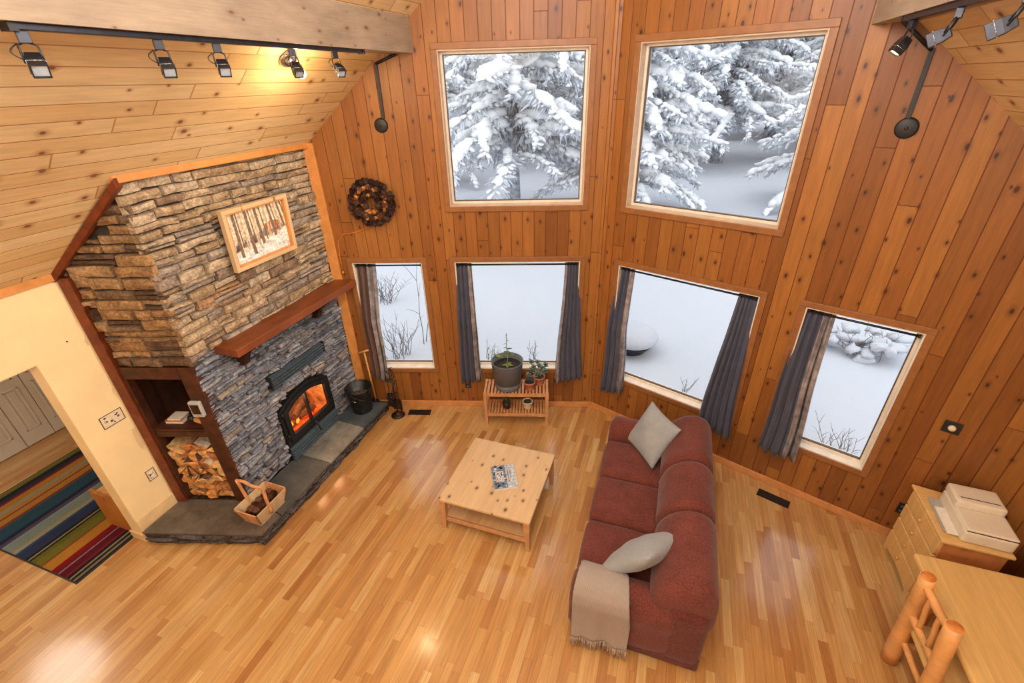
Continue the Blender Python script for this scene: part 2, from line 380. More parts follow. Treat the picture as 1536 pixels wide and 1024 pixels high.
def sroot(name, loc=(0, 0, 0), rz=0.):
    o = bpy.data.objects.new(name, None); C.objects.link(o); o.location = loc; o.rotation_euler = (0, 0, rz); o['kind'] = 'structure'
    WM[o.name] = Matrix.Translation(loc) @ Matrix.Rotation(rz, 4, 'Z'); return o
def copy_tree(o, parent=None):
    c = o.copy(); C.objects.link(c)
    if parent is not None: c.parent = parent
    WM[c.name] = WM[o.name]
    for ch in list(o.children): copy_tree(ch, c)
    return c
# ------------------------------------------------------------------ room constants (metres)
AX, AY = -.706, 4.958
A1, A2 = R(16.398), R(20.389)
W1 = Matrix.Translation((AX, AY, 0)) @ Matrix.Rotation(A1, 4, 'Z')     # local x = -distance from the prow corner
W2 = Matrix.Translation((AX, AY, 0)) @ Matrix.Rotation(-A2, 4, 'Z')    # local x = distance from the prow corner
XL, XR, XF = -4.41, 3.0, -3.68
def roof(x): return 3.31+.90*(x+3.62) if x < AX else 3.682-.927*(x-1.715)
def w1y(x): return AY-(AX-x)*math.tan(A1)
def w2y(x): return AY-(x-AX)*math.tan(A2)
def roof_local(Wm):
    def f(lx): return roof((Wm @ Vector((lx, 0, 0))).x)+.06
    return f
YB = -4.0

# floor
bm = NB(); prism(bm, [(-7.2, YB), (XR, YB), (XR, w2y(XR)+.02), (AX, AY+.02), (XL-.1, w1y(XL-.1)+.02), (-7.2, w1y(XL)+.02)], -.12, 0)
struct(obj('floor', bm, 'floor'))

# window walls
HL = [(.542, 2.088)]; ZL0, ZL1, ZU0, ZU1 = .542, 2.088, 2.596, 4.125
CW = .055
def holes_of(wins): return [(a+CW, b-CW, c+CW, d-CW) for a, b, c, d in wins]
wins1 = [(-2.896, -1.976, ZL0, ZL1), (-1.71, -.18, ZL0, ZL1), (-1.70, -.18, ZU0, ZU1)]
wins2 = [(.165, 1.708, ZL0, ZL1), (1.969, 2.896, ZL0, ZL1), (.18, 1.707, ZU0, ZU1)]
def window_wall(name, Wm, ang, x0, x1, wins):
    bm = NB(); hs = holes_of(wins); xs = sorted({x0, x1, *[h[0] for h in hs], *[h[1] for h in hs]}); top = roof_local(Wm)
    for a, b in zip(xs, xs[1:]):
        mid = (a+b)/2; zz = 0.; cuts = sorted([(h[2], h[3]) for h in hs if h[0] < mid < h[1]])
        for c, d in cuts:
            box(bm, a, b, 0, .16, zz, c); zz = d
        vs = []
        for y in (0, .16): vs.append([bm.verts.new(p) for p in ((a, y, zz), (b, y, zz), (b, y, top(b)), (a, y, top(a)))])
        bm.faces.new(vs[0]); bm.faces.new(vs[1][::-1])
        for i in range(4): bm.faces.new((vs[0][i], vs[0][(i+1) % 4], vs[1][(i+1) % 4], vs[1][i]))
    o = obj(name, bm, 'wall'); o.matrix_world = Wm; return struct(o)
window_wall('wall_front_left', W1, A1, -4.0, 0.0, wins1)
window_wall('wall_front_right', W2, -A2, 0.0, 3.97, wins2)
wn = 0
for Wm, wins in ((W1, wins1), (W2, wins2)):
    for (a, b, c, d) in wins:
        wn += 1; up = c > 2
        ang = A1 if Wm is W1 else -A2
        root = sroot('window_%d' % wn, Wm @ Vector(((a+b)/2, 0, c)), ang)
        hw = (b-a)/2; hh = d-c
        bm = NB(); frame_ring(bm, -hw, hw, 0, hh, CW, -.018, .005)
        obj('window_casing', bm, 'trimw', root, bevel=.004)
        i = CW; bm = NB(); frame_ring(bm, -hw+i-.004, hw-i+.004, i-.004, hh-i+.004, .016, -.006, .155)
        obj('window_jamb', bm, 'jamb' if up else 'liner', root)
        bm = NB(); j = i+.012
        frame_ring(bm, -hw+j, hw-j, j, hh-j, .022, .085, .15); obj('window_sash', bm, 'liner', root)
        j2 = j+.021; bm = NB(); frame_ring(bm, -hw+j2, hw-j2, j2, hh-j2, .010, .098, .125); obj('window_gasket', bm, 'sash', root)
        bm = NB(); box(bm, -hw+j2+.004, hw-j2-.004, .108, .114, j2+.004, hh-j2-.004); obj('window_pane', bm, 'glass', root)

# ceiling (two slopes of one roof)
bm = NB(); yr = AY+.3
xl, xr = XL-.05, XR+.05
for (pts) in ([(xl, YB), (AX, YB), (AX, yr), (xl, w1y(xl)+.3)], [(AX, YB), (xr, YB), (xr, w2y(xr)+.3), (AX, yr)]):
    f = (lambda x, y: 3.31+.90*(x+3.62)) if pts[0][0] < AX else (lambda x, y: 3.682-.927*(x-1.715))
    prism(bm, pts, f, lambda x, y, f=f: f(x, y)+.15)
struct(obj('ceiling', bm, 'ceil'))

# side walls, back wall
JY = 1.59                                         # jamb of the hall opening
bm = NB()
prism(bm, [(YB, 0), (-.9, 0), (-.9, 2.01), (JY, 2.01), (JY, 0), (w1y(XL)+.05, 0), (w1y(XL)+.05, roof(XL)+.06), (YB, roof(XL)+.06)], XL-.16, XL, X=Matrix(((0, 0, 1, 0), (1, 0, 0, 0), (0, 1, 0, 0), (0, 0, 0, 1))))
struct(obj('wall_left', bm, 'cream', bevel=.012))
bm = NB(); box(bm, XR, XR+.14, YB, w2y(XR)+.05, 0, roof(XR)+.06); struct(obj('wall_right', bm, 'wall_y'))
bm = NB(); prism(bm, [(XL-.1, 0), (XR+.1, 0), (XR+.1, roof(XR)+.06), (AX, roof(AX)+.08), (XL-.1, roof(XL)+.04)], 0, .14, X=Matrix.Translation((0, YB, 0)) @ Matrix.Rotation(PI/2, 4, 'X'))
struct(obj('wall_back', bm, 'cream'))
# hall beyond the opening
bm = NB(); box(bm, -7.36, -7.2, -1.6, 3.6, 0, 2.4); box(bm, -7.2, XL-.16, 3.4, 3.56, 0, 2.4); box(bm, -7.2, XL-.16, -1.6, -1.44, 0, 2.4); box(bm, -7.36, XL-.15, -1.6, 3.6, 2.4, 2.5)
struct(obj('wall_hall', bm, 'cream'))
# white folding door in the hall
dr = sroot('door_1', (-7.18, 1.2, 0))
for y0 in (1.205, 1.5, 1.795, 2.09, 2.385, 2.68):
    bm = NB(); box(bm, -7.195, -7.165, y0+.004, y0+.291, .012, 2.02)
    for z0, z1 in ((.2, .77), (.88, 1.9)):
        frame_y = (y0+.07, y0+.225)
        # moulded panel: recessed rim and raised field
        a, b = frame_y
        for q0, q1, q2, q3 in ((a, b, z0, z0+.02), (a, b, z1-.02, z1), (a, a+.02, z0, z1), (b-.02, b, z0, z1)):
            box(bm, -7.166, -7.156, q0, q1, q2, q3)
        box(bm, -7.166, -7.158, a+.04, b-.04, z0+.04, z1-.04)
    obj('door_leaf', bm, 'white', dr, world=True, bevel=.004)

# baseboards
def base_strip(name, Wm, x0, x1, mat='base', h=.085):
    bm = NB(); box(bm, x0, x1, -.018, .0, 0, h); o = obj(name, bm, mat, bevel=.006); o.matrix_world = Wm; struct(o)
base_strip('baseboard_front_left', W1, -3.1, -.012); base_strip('baseboard_front_right', W2, .012, 3.93)
bm = NB(); box(bm, XL, XL+.016, JY-.002, 1.995, 0, .27); box(bm, XL-.172, XL+.016, JY-.016, JY, 0, .1); struct(obj('baseboard_left', bm, 'basecream', bevel=.004))
bm = NB(); prism(bm, [(-.03, -.022), (.0, -.03), (.03, -.022), (.02, 0), (-.02, 0)], 0, .10); o = obj('trim_1', bm, 'base'); o.matrix_world = Matrix.Translation((AX, AY, 0)); struct(o)
# vertical cover strip in the prow corner
bm = NB(); prism(bm, [(-.05, -.004), (-.03, -.022), (.03, -.022), (.05, -.004), (0, .02)], .1, roof(AX)-.02); o = obj('trim_2', bm, 'wall'); o.matrix_world = Matrix.Translation((AX, AY-.002, 0)); struct(o)

# beams
def beam(xa, xb, z0, f, label):
    bm = NB(); pr = [(xa, z0), (xb, z0), (xb, roof(xb)+.03), (xa, roof(xa)+.03)]
    yw = (w1y if xa < AX else w2y)
    a = [bm.verts.new((x, YB+.01, z)) for x, z in pr]; b = [bm.verts.new((x, yw(x)+.01, z)) for x, z in pr]
    bm.faces.new(a[::-1]); bm.faces.new(b)
    for i in range(4): bm.faces.new((a[i], a[(i+1) % 4], b[(i+1) % 4], b[i]))
    o = obj('ceiling_beam', bm, 'beam'); tag(o, label, 'beam', kind='structure'); return o
beam(-2.74, -2.49, 4.05, 0, 'pale knotty pine beam under the roof slope on the fireplace side')
beam(1.06, 1.31, 4.07, 0, 'pale knotty pine beam under the roof slope on the dresser side')

# ------------------------------------------------------------------ camera
cam = bpy.data.cameras.new('camera'); co_ = bpy.data.objects.new('camera', cam); C.objects.link(co_)
cam.lens = 689.94/1536*36; cam.sensor_width = 36; cam.sensor_fit = 'HORIZONTAL'; cam.clip_start = .05; cam.clip_end = 300
yaw, pit, rol = .3473, .5143, -.0289
fw0 = Vector((-math.sin(yaw), math.cos(yaw), 0)); rt0 = Vector((math.cos(yaw), math.sin(yaw), 0)); up0 = Vector((0, 0, 1))
fw = fw0*math.cos(pit)-up0*math.sin(pit); up1 = up0*math.cos(pit)+fw0*math.sin(pit)
rt = rt0*math.cos(rol)+up1*math.sin(rol); up = up1*math.cos(rol)-rt0*math.sin(rol)
mt = Matrix((rt, up, -fw)).transposed().to_4x4(); mt.translation = (0, 0, 3.8); co_.matrix_world = mt
bpy.context.scene.camera = co_

# ------------------------------------------------------------------ light
sc = bpy.context.scene
sc.view_settings.view_transform = 'Standard'; sc.view_settings.look = 'None'; sc.view_settings.gamma = 1; sc.view_settings.exposure = 0
w = bpy.data.worlds.new('overcast_sky'); sc.world = w; w.use_nodes = True
w.node_tree.nodes['Background'].inputs[0].default_value = (.93, .96, 1.0, 1); w.node_tree.nodes['Background'].inputs[1].default_value = 1.3
def light(name, typ, loc, e, col=(1, .86, .68), r=.1, d=None, **k):
    l = bpy.data.lights.new(name, typ); o = bpy.data.objects.new(name, l); C.objects.link(o); o.location = loc; l.energy = e; l.color = col
    if typ in ('POINT', 'SPOT'): l.shadow_soft_size = r
    if d is not None: o.rotation_euler = Vector(d).to_track_quat('-Z', 'Y').to_euler()
    for a, b in k.items(): setattr(l, a, b)
    return o
light('sky_glow', 'SUN', (0, -20, 20), 1.7, (.94, .97, 1.0), d=(.05, .50, -.85), angle=R(110))
light('added_fill', 'POINT', (-.5, .4, 4.6), 165, (1, .97, .93), .6)  # this and the next points: unseen fill added to brighten the room, no fittings
light('added_fill', 'POINT', (-.5, 2.3, 4.75), 118, (1, .97, .93), .5)
light('added_fill', 'POINT', (-.7, -2.2, 4.7), 125, (1, .97, .93), .45)
light('added_fill', 'POINT', (1.9, -1.2, 3.3), 110, (1, .97, .93), .3)
light('added_fill', 'POINT', (-2.6, -1.6, 3.4), 60, (1, .95, .88), .7)
light('hall_lamp', 'POINT', (-6.0, .9, 2.1), 28, (1, .93, .84), .32)
# ------------------------------------------------------------------ stone chimney, hearth, stove
SD = Vector((-.9593, -.2824, 0)); SN = Vector((.2824, -.9593, 0))       # side face: along, and outward
S0 = Vector((XF, 2.21, 0))
def side(t, z, d=0.): return S0+SD*t+SN*d+Vector((0, 0, z))
def face(y, z, d=0.): return Vector((XF+d, y, z))

def ledge(bm, mp, a0, a1, z0, z1, hr, lr, depth, skip=(), top=None, seed=1, wave=.012):
    g = random.Random(seed); z = z0
    while z < z1-.012:
        h = g.uniform(*hr)
        if z+h > z1-.02: h = z1-z
        a = a0-g.uniform(0, lr[0]*.6)
        while a < a1:
            ln = g.uniform(*lr)*(1.25 if g.random() < .15 else 1)
            s, e = max(a, a0), min(a+ln, a1)
            a += ln
            if e-s < .02: continue
            rows = [(z, z+h)]
            if h > hr[0]*1.5 and g.random() < .35: m_ = z+h*g.uniform(.38, .62); rows = [(z, m_), (m_, z+h)]
            for c, d in rows:
                cx, cz = (s+e)/2, (c+d)/2
                segs = [(s, e)]
                for (k0, k1, k2, k3) in skip:
                    if d > k2+.004 and c < k3-.004:
                        ns = []
                        for s_, e_ in segs:
                            if e_ <= k0 or s_ >= k1: ns.append((s_, e_))
                            else:
                                if s_ < k0: ns.append((s_, k0))
                                if e_ > k1: ns.append((k1, e_))
                        segs = ns
                for s_, e_ in segs:
                    if e_-s_ < .015: continue
                    cc, dd = c, d
                    tp = top((s_+e_)/2) if top else z1
                    if cc > tp-.015: continue
                    dd = min(dd, tp)
                    dp = g.uniform(*depth); tl = g.uniform(-.012, .012); gap = .004
                    off = wave*math.sin(cx*3.1+z*5+seed)
                    nx, nz = max(3, min(7, int((e_-s_)/.05)+2)), 3
                    grid = []
                    for iz in range(nz+2):
                        row = []
                        for ix in range(nx+2):
                            fx = (ix-1)/(nx-1) if 0 < ix < nx+1 else (0 if ix == 0 else 1)
                            fz = (iz-1)/(nz-1) if 0 < iz < nz+1 else (0 if iz == 0 else 1)
                            edge = ix in (0, nx+1) or iz in (0, nz+1)
                            rim = ix in (1, nx) or iz in (1, nz)
                            A_ = s_+gap+(e_-s_-2*gap)*fx; Z_ = cc+gap*.7+(dd-cc-1.4*gap)*fz
                            nv = mnoise.noise(Vector((A_*9+seed*3, Z_*22, dp*40)))
                            nv2 = mnoise.noise(Vector((A_*23, Z_*50, seed+dp*60)))
                            Z_ += off+mnoise.noise(Vector((A_*6, cz*9, seed)))*.012
                            D_ = -.03 if edge else dp+tl*(fx-.5)*2+nv*.014+nv2*.007-(.012 if rim else 0)
                            if rim and not edge:
                                if ix in (1, nx): A_ += (.006+nv*.006)*(1 if ix == 1 else -1)
                                if iz in (1, nz): Z_ += (.004+nv*.004)*(1 if iz == 1 else -1)
                            row.append(bm.verts.new(mp(A_, Z_, D_)))
                        grid.append(row)
                    for iz in range(nz+1):
                        for ix in range(nx+1):
                            bm.faces.new((grid[iz][ix], grid[iz][ix+1], grid[iz+1][ix+1], grid[iz+1][ix]))
        z += h

fp = thing('fireplace', 'floor to roof stone fireplace chimney with stacked ledgestone on two faces', 'fireplace', (-4.0, 3.0, 0))
fyw = w1y(XF)-.01
# core
ARCHSKIP = []
for k_ in range(9):
    ya_, yb2 = 2.80+.775*k_/9, 2.80+.775*(k_+1)/9; ym_ = (ya_+yb2)/2
    ARCHSKIP.append((ya_, yb2, .15, .815+.115*(1-((ym_-3.1875)/.3875)**2)))
bm = NB()
def rz_(x, y): return roof(x)-.01
Fc = lambda t, d: (side(t, 0, -d).x, side(t, 0, -d).y)
prism(bm, [Fc(.03, .03), Fc(.72, .03), (XL+.01, w1y(XL)-.02), (XF-.03, w1y(XF-.03)-.02)], 1.72, rz_)
prism(bm, [Fc(.03, .03), Fc(.10, .03), Fc(.10, .60), (-4.1, 2.83), (XF-.03, 2.83)], .15, 1.72)
box(bm, -4.1, XF-.03, 3.555, 4.02, .15, 1.72); box(bm, -4.1, XF-.03, 2.83, 3.555, .92, 1.72)
for sk in ARCHSKIP: box(bm, -4.1, XF-.03, sk[0], sk[1], sk[3], .93)
if True:  box(bm, XL+.01, -4.1, 2.86, 3.84, .15, 1.72)
obj('chimney_core', bm, 'mortar', fp, world=True)
DOOR = (2.80, 3.575, .15, .93); VENT = (2.83, 3.635, 1.10, 1.245)
bm = NB(); ledge(bm, face, 2.19, fyw, 1.80, 3.27, (.052, .10), (.15, .42), (.005, .045), top=lambda a: 3.26, seed=3)
obj('stone_facing', bm, 'stone', fp, world=True, norm=False)
bm = NB(); ledge(bm, face, 2.19, fyw, .155, 1.80, (.026, .058), (.08, .28), (-.004, .036), skip=(*ARCHSKIP, VENT), seed=11, wave=.005)
o = obj('lower_stone_facing', bm, 'stoneg', fp, world=True, norm=False); o['label'] = 'grey tightly stacked stone below the mantel'
bm = NB(); ledge(bm, lambda a, z, d: side(a, z, d), -.03, .665, 1.765, 3.3, (.052, .10), (.15, .40), (.0, .04), top=lambda a: roof(XF-a*.96)-.05, seed=5)
obj('side_stone_facing', bm, 'stoneb', fp, world=True, norm=False)
# trim boards around the chimney
def board(name, p0, p1, wv, tv):
    p0, p1, wv, tv = map(Vector, (p0, p1, wv, tv)); bm = NB()
    a = [bm.verts.new(p0+q) for q in (Vector((0, 0, 0)), wv, wv+tv, tv)]; b = [bm.verts.new(p1+q) for q in (Vector((0, 0, 0)), wv, wv+tv, tv)]
    bm.faces.new(a[::-1]); bm.faces.new(b)
    for i in range(4): bm.faces.new((a[i], a[(i+1) % 4], b[(i+1) % 4], b[i]))
    return bm
struct(obj('trim_3', board('t', (XF-.02, 2.17, 3.262), (XF-.02, w1y(XF+.06)-.0, 3.262), (.085, 0, 0), (.0, 0, .07)), 'trimo', bevel=.004))
struct(obj('trim_4', board('t', side(-.06, roof(XF+.06)-.075, 0), side(.76, roof(XL)-.045, 0), SN*.06, (0, 0, .065)), 'trimd', bevel=.004))
struct(obj('trim_5', board('t', side(.662, .15, -.02), side(.662, roof(XL)-.02, -.02), SD*.095, SN*.06), 'trimd', bevel=.004))
bm = NB(); box(bm, XL, XL+.03, YB, 2.0, roof(XL)-.03, roof(XL)+.03); struct(obj('trim_6', bm, 'trimo'))
# corner strip between chimney and window wall
bm = NB(); box(bm, -3.10, -2.99, -.03, 0, 0, roof(-3.6)-.02); o = obj('trim_7', bm, 'trimo', bevel=.004); o.matrix_world = W1; struct(o)

# hearth
he = thing('hearth', 'raised slate topped hearth with rough stone edge along the fireplace', 'hearth', (-3.5, 3.0, 0))
hx = -3.24
edge_poly = [(-4.36, 1.56), (hx-.02, 1.905), (hx, 3.99)]
core_poly = [(-4.39, 1.60), (-4.30, 1.60), (hx-.04, 1.93), (hx-.03, 4.10), (-3.72, 4.06), (-3.72, 2.24), (-4.39, 2.04)]
bm = NB(); prism(bm, core_poly, .0, .125); obj('hearth_core', bm, 'mortar', he, world=True)
bm = NB()
L1 = (Vector((hx-.02, 1.905, 0))-Vector((-4.37, 1.565, 0))); d1_ = L1.normalized(); n1_ = Vector((d1_.y, -d1_.x, 0))
ledge(bm, lambda a, z, d: Vector((-4.37, 1.565, 0))+d1_*a+n1_*(d-.02)+Vector((0, 0, z)), 0, L1.length+.02, .004, .128, (.035, .06), (.18, .4), (.012, .03), seed=21, wave=.002)
ledge(bm, lambda a, z, d: Vector((hx+d-.02, a, z)), 1.90, 4.0, .004, .128, (.025, .05), (.10, .3), (.006, .032), seed=23, wave=.002)
obj('hearth_edge', bm, 'hearthedge', he, world=True, norm=False)
def slab(poly, m):
    bm = NB(); prism(bm, poly, .125, .152); obj('hearth_slab', bm, m, he, world=True, bevel=.004)
hs_ = hx-.005
slab([(-4.375, 1.575), (hs_-.01, 1.915), (hs_-.01, 2.15), (-3.66, 2.215), (-4.385, 2.0)], 'slate1')
slab([(hs_, 2.158), (hs_, 2.893), (-3.69, 2.90), (-3.69, 2.23)], 'slate2')
slab([(hs_, 2.90), (hs_, 3.53), (-3.69, 3.552), (-3.69, 2.907)], 'slate3')
slab([(hs_, 3.537), (hs_+.01, 4.06), (-3.69, 3.95), (-3.69, 3.559)], 'slate4')

# mantel
mt_ = thing('mantel_shelf', 'reddish brown stained wooden mantel shelf across the stone chimney', 'mantel', (XF, 3.2, 1.77))
bm = NB(); prism(bm, [(XF-.02, 2.43), (-3.41, 2.43), (-3.41, w1y(-3.41)-.03), (XF-.02, w1y(XF)-.03)], 1.765, 1.84); obj('shelf_board', bm, 'mantel', mt_, world=True, bevel=.006)
for y in (2.60, 3.62):
    bm = NB(); v = [(XF-.01, 1.762), (XF+.20, 1.762), (XF+.20, 1.715), (XF+.15, 1.69), (XF+.10, 1.63), (XF+.07, 1.55), (XF-.01, 1.54)]
    a = [bm.verts.new((x, y, z)) for x, z in v]; b = [bm.verts.new((x, y+.075, z)) for x, z in v]
    bm.faces.new(a); bm.faces.new(b[::-1])
    for i in range(len(v)): bm.faces.new((a[i], b[i], b[(i+1) % len(v)], a[(i+1) % len(v)]))
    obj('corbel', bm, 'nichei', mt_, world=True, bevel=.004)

# air vent grille
vg = thing('vent_grille', 'long blue black louvred air grille set in the stone above the stove door', 'vent', (XF, 3.23, 1.17))
bm = NB(); box(bm, XF-.035, XF-.015, 2.835, 3.63, 1.105, 1.24); obj('grille_back', bm, 'black', vg, world=True)
bm = NB()
for k in range(4):
    z = 1.115+k*.034
    prism(bm, [(XF-.02, z+.008), (XF+.045, z-.006), (XF+.045, z+.002), (XF-.02, z+.018)], 2.84, 3.625, X=Matrix(((1, 0, 0, 0), (0, 0, 1, 0), (0, 1, 0, 0), (0, 0, 0, 1))))
obj('louvre', bm, 'ironb', vg, world=True)
for ye in (2.826, 3.625):
    bm = NB(); box(bm, XF-.03, XF+.04, ye, ye+.014, 1.10, 1.245); obj('end_plate', bm, 'black', vg, world=True)

# stove insert
XS = XF+.06
st = thing('stove', 'black wood stove insert with arched two pane glass door and fire inside', 'stove', (XF, 3.19, .15))
def arch(y0, y1, z0, zs, zt, n=12):
    pts = [(y0, z0), (y1, z0)]
    for i in range(n+1):
        t = i/n; y = y1+(y0-y1)*t
        pts.append((y, zs+(zt-zs)*(1-(2*t-1)**2)))
    return pts
def arch_ring(bm, o_, i_, x0, x1):
    n = len(o_); ov = [[bm.verts.new((x, y, z)) for y, z in o_] for x in (x0, x1)]; iv = [[bm.verts.new((x, y, z)) for y, z in i_] for x in (x0, x1)]
    for k in range(n):
        l = (k+1) % n
        bm.faces.new((ov[1][k], ov[1][l], iv[1][l], iv[1][k])); bm.faces.new((ov[0][l], ov[0][k], iv[0][k], iv[0][l]))
        bm.faces.new((ov[0][k], ov[0][l], ov[1][l], ov[1][k])); bm.faces.new((iv[0][l], iv[0][k], iv[1][k], iv[1][l]))
bm = NB()
arch_ring(bm, arch(2.83, 3.545, .36, .78, .885), arch(2.85, 3.525, .385, .77, .87), -4.06, XF); box(bm, -4.08, -4.06, 2.84, 3.535, .37, .88)
obj('firebox', bm, 'firebrick', st, world=True)
bm = NB(); arch_ring(bm, arch(2.80, 3.575, .34, .81, .925), arch(2.845, 3.53, .40, .775, .875), XF-.03, XF+.035); obj('stove_surround', bm, 'iron', st, world=True, bevel=.005)
dd = obj('stove_door', (lambda b: (arch_ring(b, arch(2.835, 3.54, .405, .785, .89), arch(2.895, 3.475, .468, .755, .845), XF+.012, XF+.06), b)[1])(NB()), 'iron', st, world=True, bevel=.006)
bm = NB(); box(bm, XF+.015, XF+.055, 3.168, 3.192, .46, .84); obj('door_mullion', bm, 'iron', dd, world=True)
for ya, yb in ((2.89, 3.17), (3.19, 3.48)):
    bm = NB(); ar = [(y, z) for y, z in arch(2.89, 3.48, .462, .757, .848, 24)]
    zt = lambda y: .757+(.848-.757)*(1-(2*(y-2.89)/.59-1)**2)
    pts = [(ya, .462), (yb, .462)]+[(yb+(ya-yb)*k/8, zt(yb+(ya-yb)*k/8)) for k in range(9)]
    a = [bm.verts.new((XF+.026, y, z)) for y, z in pts]; b = [bm.verts.new((XF+.031, y, z)) for y, z in pts]
    bm.faces.new(a[::-1]); bm.faces.new(b)
    for k in range(len(pts)): bm.faces.new((a[k], a[(k+1) % len(pts)], b[(k+1) % len(pts)], b[k]))
    obj('glass_pane', bm, 'stoveglass', dd, world=True)
bm = NB(); tube(bm, [(XF+.06, 3.18, .435), (XF+.10, 3.18, .43), (XF+.11, 3.19, .36), (XF+.11, 3.20, .30)], .009, 8); obj('door_handle', bm, 'iron', dd, world=True)
for z in (.45, .74):
    bm = NB(); cyl(bm, (XF+.05, 2.822, z), (XF+.05, 2.822, z+.06), .012); obj('hinge', bm, 'iron', dd, world=True)
bm = NB(); box(bm, XF-.02, XF+.02, 2.80, 3.575, .155, .345); obj('louvre_back', bm, 'black', st, world=True)
bm = NB()
for k in range(4):
    z = .175+k*.042
    prism(bm, [(XF+.01, z), (XF+.055, z-.006), (XF+.055, z+.01), (XF+.01, z+.026)], 2.80, 3.575, X=Matrix(((1, 0, 0, 0), (0, 0, 1, 0), (0, 1, 0, 0), (0, 0, 0, 1))))
obj('stove_louvre', bm, 'ironb', st, world=True)
g = random.Random(4); bm = NB()
for k in range(5):
    y = 2.99+g.random()*.11; x = -3.84+g.random()*.08; h = g.uniform(.04, .10)
    tube(bm, [(x, y, .44), (x+.01, y+.01, .44+h*.4), (x-.005, y+.015, .44+h*.8), (x, y+.02, .44+h)], lambda t: .024*(1-t)**.8*(.6+1.2*t)+.001, 7)
obj('flame', bm, 'flame', st, world=True, norm=False)
bm = NB()
for k in range(26): blob(bm, (-3.86+g.random()*.2, 2.92+g.random()*.5, .405+g.random()*.03), .03, .03, .022, 1, .25)
obj('ember_bed', bm, 'ember', st, world=True, norm=False)
for k, (p0, p1) in enumerate((((-3.85, 2.92, .46), (-3.80, 3.40, .45)), ((-3.92, 2.95, .48), (-3.92, 3.44, .47)), ((-3.78, 3.08, .53), (-3.94, 3.40, .55)))):
    bm = NB(); cyl(bm, p0, p1, .04, 9); o = obj('burning_log', bm, 'bark', None); tag(o, ['charred log lying across the front of the stove fire', 'charred log at the back of the stove fire', 'charred log propped on top of the stove fire'][k], 'log', 'logs burning in the stove')
for yf_ in (3.03, 3.36): light('fire_light', 'POINT', (-3.76, yf_, .76), 3.4, (1, .72, .46), .09)

# firewood niche
ni = thing('firewood_niche', 'dark stained wooden niche with posts and shelf in the chimney side', 'niche', side(.38, .15), 0)
def sbox(bm, t0, t1, d0, d1, z0, z1, mi=0):
    pts = [side(t0, 0, d0), side(t1, 0, d0), side(t1, 0, d1), side(t0, 0, d1)]
    prism(bm, [(p.x, p.y) for p in pts], z0, z1, mi)
bm = NB(); sbox(bm, .0, .14, -.06, .022, .152, 1.76); obj('post', bm, 'niche', ni, world=True, bevel=.005)
bm = NB(); sbox(bm, .64, .665, -.06, .022, .152, 1.76); obj('post', bm, 'niche', ni, world=True, bevel=.005)
bm = NB(); sbox(bm, .14, .64, -.05, .026, 1.645, 1.762); obj('lintel', bm, 'niche', ni, world=True, bevel=.005)
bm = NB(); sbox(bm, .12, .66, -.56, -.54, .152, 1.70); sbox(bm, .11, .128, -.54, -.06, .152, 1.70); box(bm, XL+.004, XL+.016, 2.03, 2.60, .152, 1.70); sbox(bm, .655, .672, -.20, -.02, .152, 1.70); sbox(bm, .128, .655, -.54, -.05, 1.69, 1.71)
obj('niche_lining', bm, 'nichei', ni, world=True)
bm = NB(); sbox(bm, .132, .652, -.53, .0, 1.045, 1.07); sbox(bm, .135, .648, -.02, .005, .985, 1.045); obj('shelf', bm, 'niche', ni, world=True, bevel=.003)
# thermostat box on the post
tb = thing('thermostat', 'small grey control box mounted on the niche post', 'thermostat', side(.095, 1.34, .02))
bm = NB(); sbox(bm, .045, .15, .022, .06, 1.265, 1.425); obj('housing', bm, 'printgrey', tb, world=True, bevel=.008)
bm = NB(); sbox(bm, .06, .135, .06, .063, 1.30, 1.40); obj('cover_panel', bm, 'bronze', tb, world=True)
# things on the niche shelf
for k, (t, z, w_, h, c, lab) in enumerate(((.50, 1.07, .17, .02, 'paper', 'cream booklet lowest in the small stack on the niche shelf'), (.51, 1.0925, .15, .014, 'cord', 'amber covered booklet in the middle of the niche shelf stack'), (.49, 1.1085, .13, .016, 'paper', 'white booklet on top of the niche shelf stack'))):
    bm = NB(); sbox(bm, t-w_/2, t+w_/2, -.20, -.08, z+.001, z+h); o = obj('booklet', bm, c, bevel=.002); tag(o, lab, 'book', 'booklets on the niche shelf')
gl = thing('fire_glove', 'pale and black leather work glove lying on the niche shelf', 'glove', side(.25, 1.07, -.12))
bm = NB(); rbox(bm, -.07, .05, -.045, .045, .002, .05, .03, 6, jit=.008); 
for k in range(4): tube(bm, [(.04, -.036+k*.024, .03), (.09, -.04+k*.027, .034), (.125, -.042+k*.028, .022)], lambda t: .013-.004*t, 7)
tube(bm, [(-.02, .04, .03), (.02, .075, .03), (.05, .085, .025)], .013, 7); obj('palm', bm, 'ashwood', gl, norm=False)
bm = NB(); rbox(bm, -.15, -.07, -.05, .05, .002, .06, .03, 5, jit=.006); obj('cuff', bm, 'black', gl)
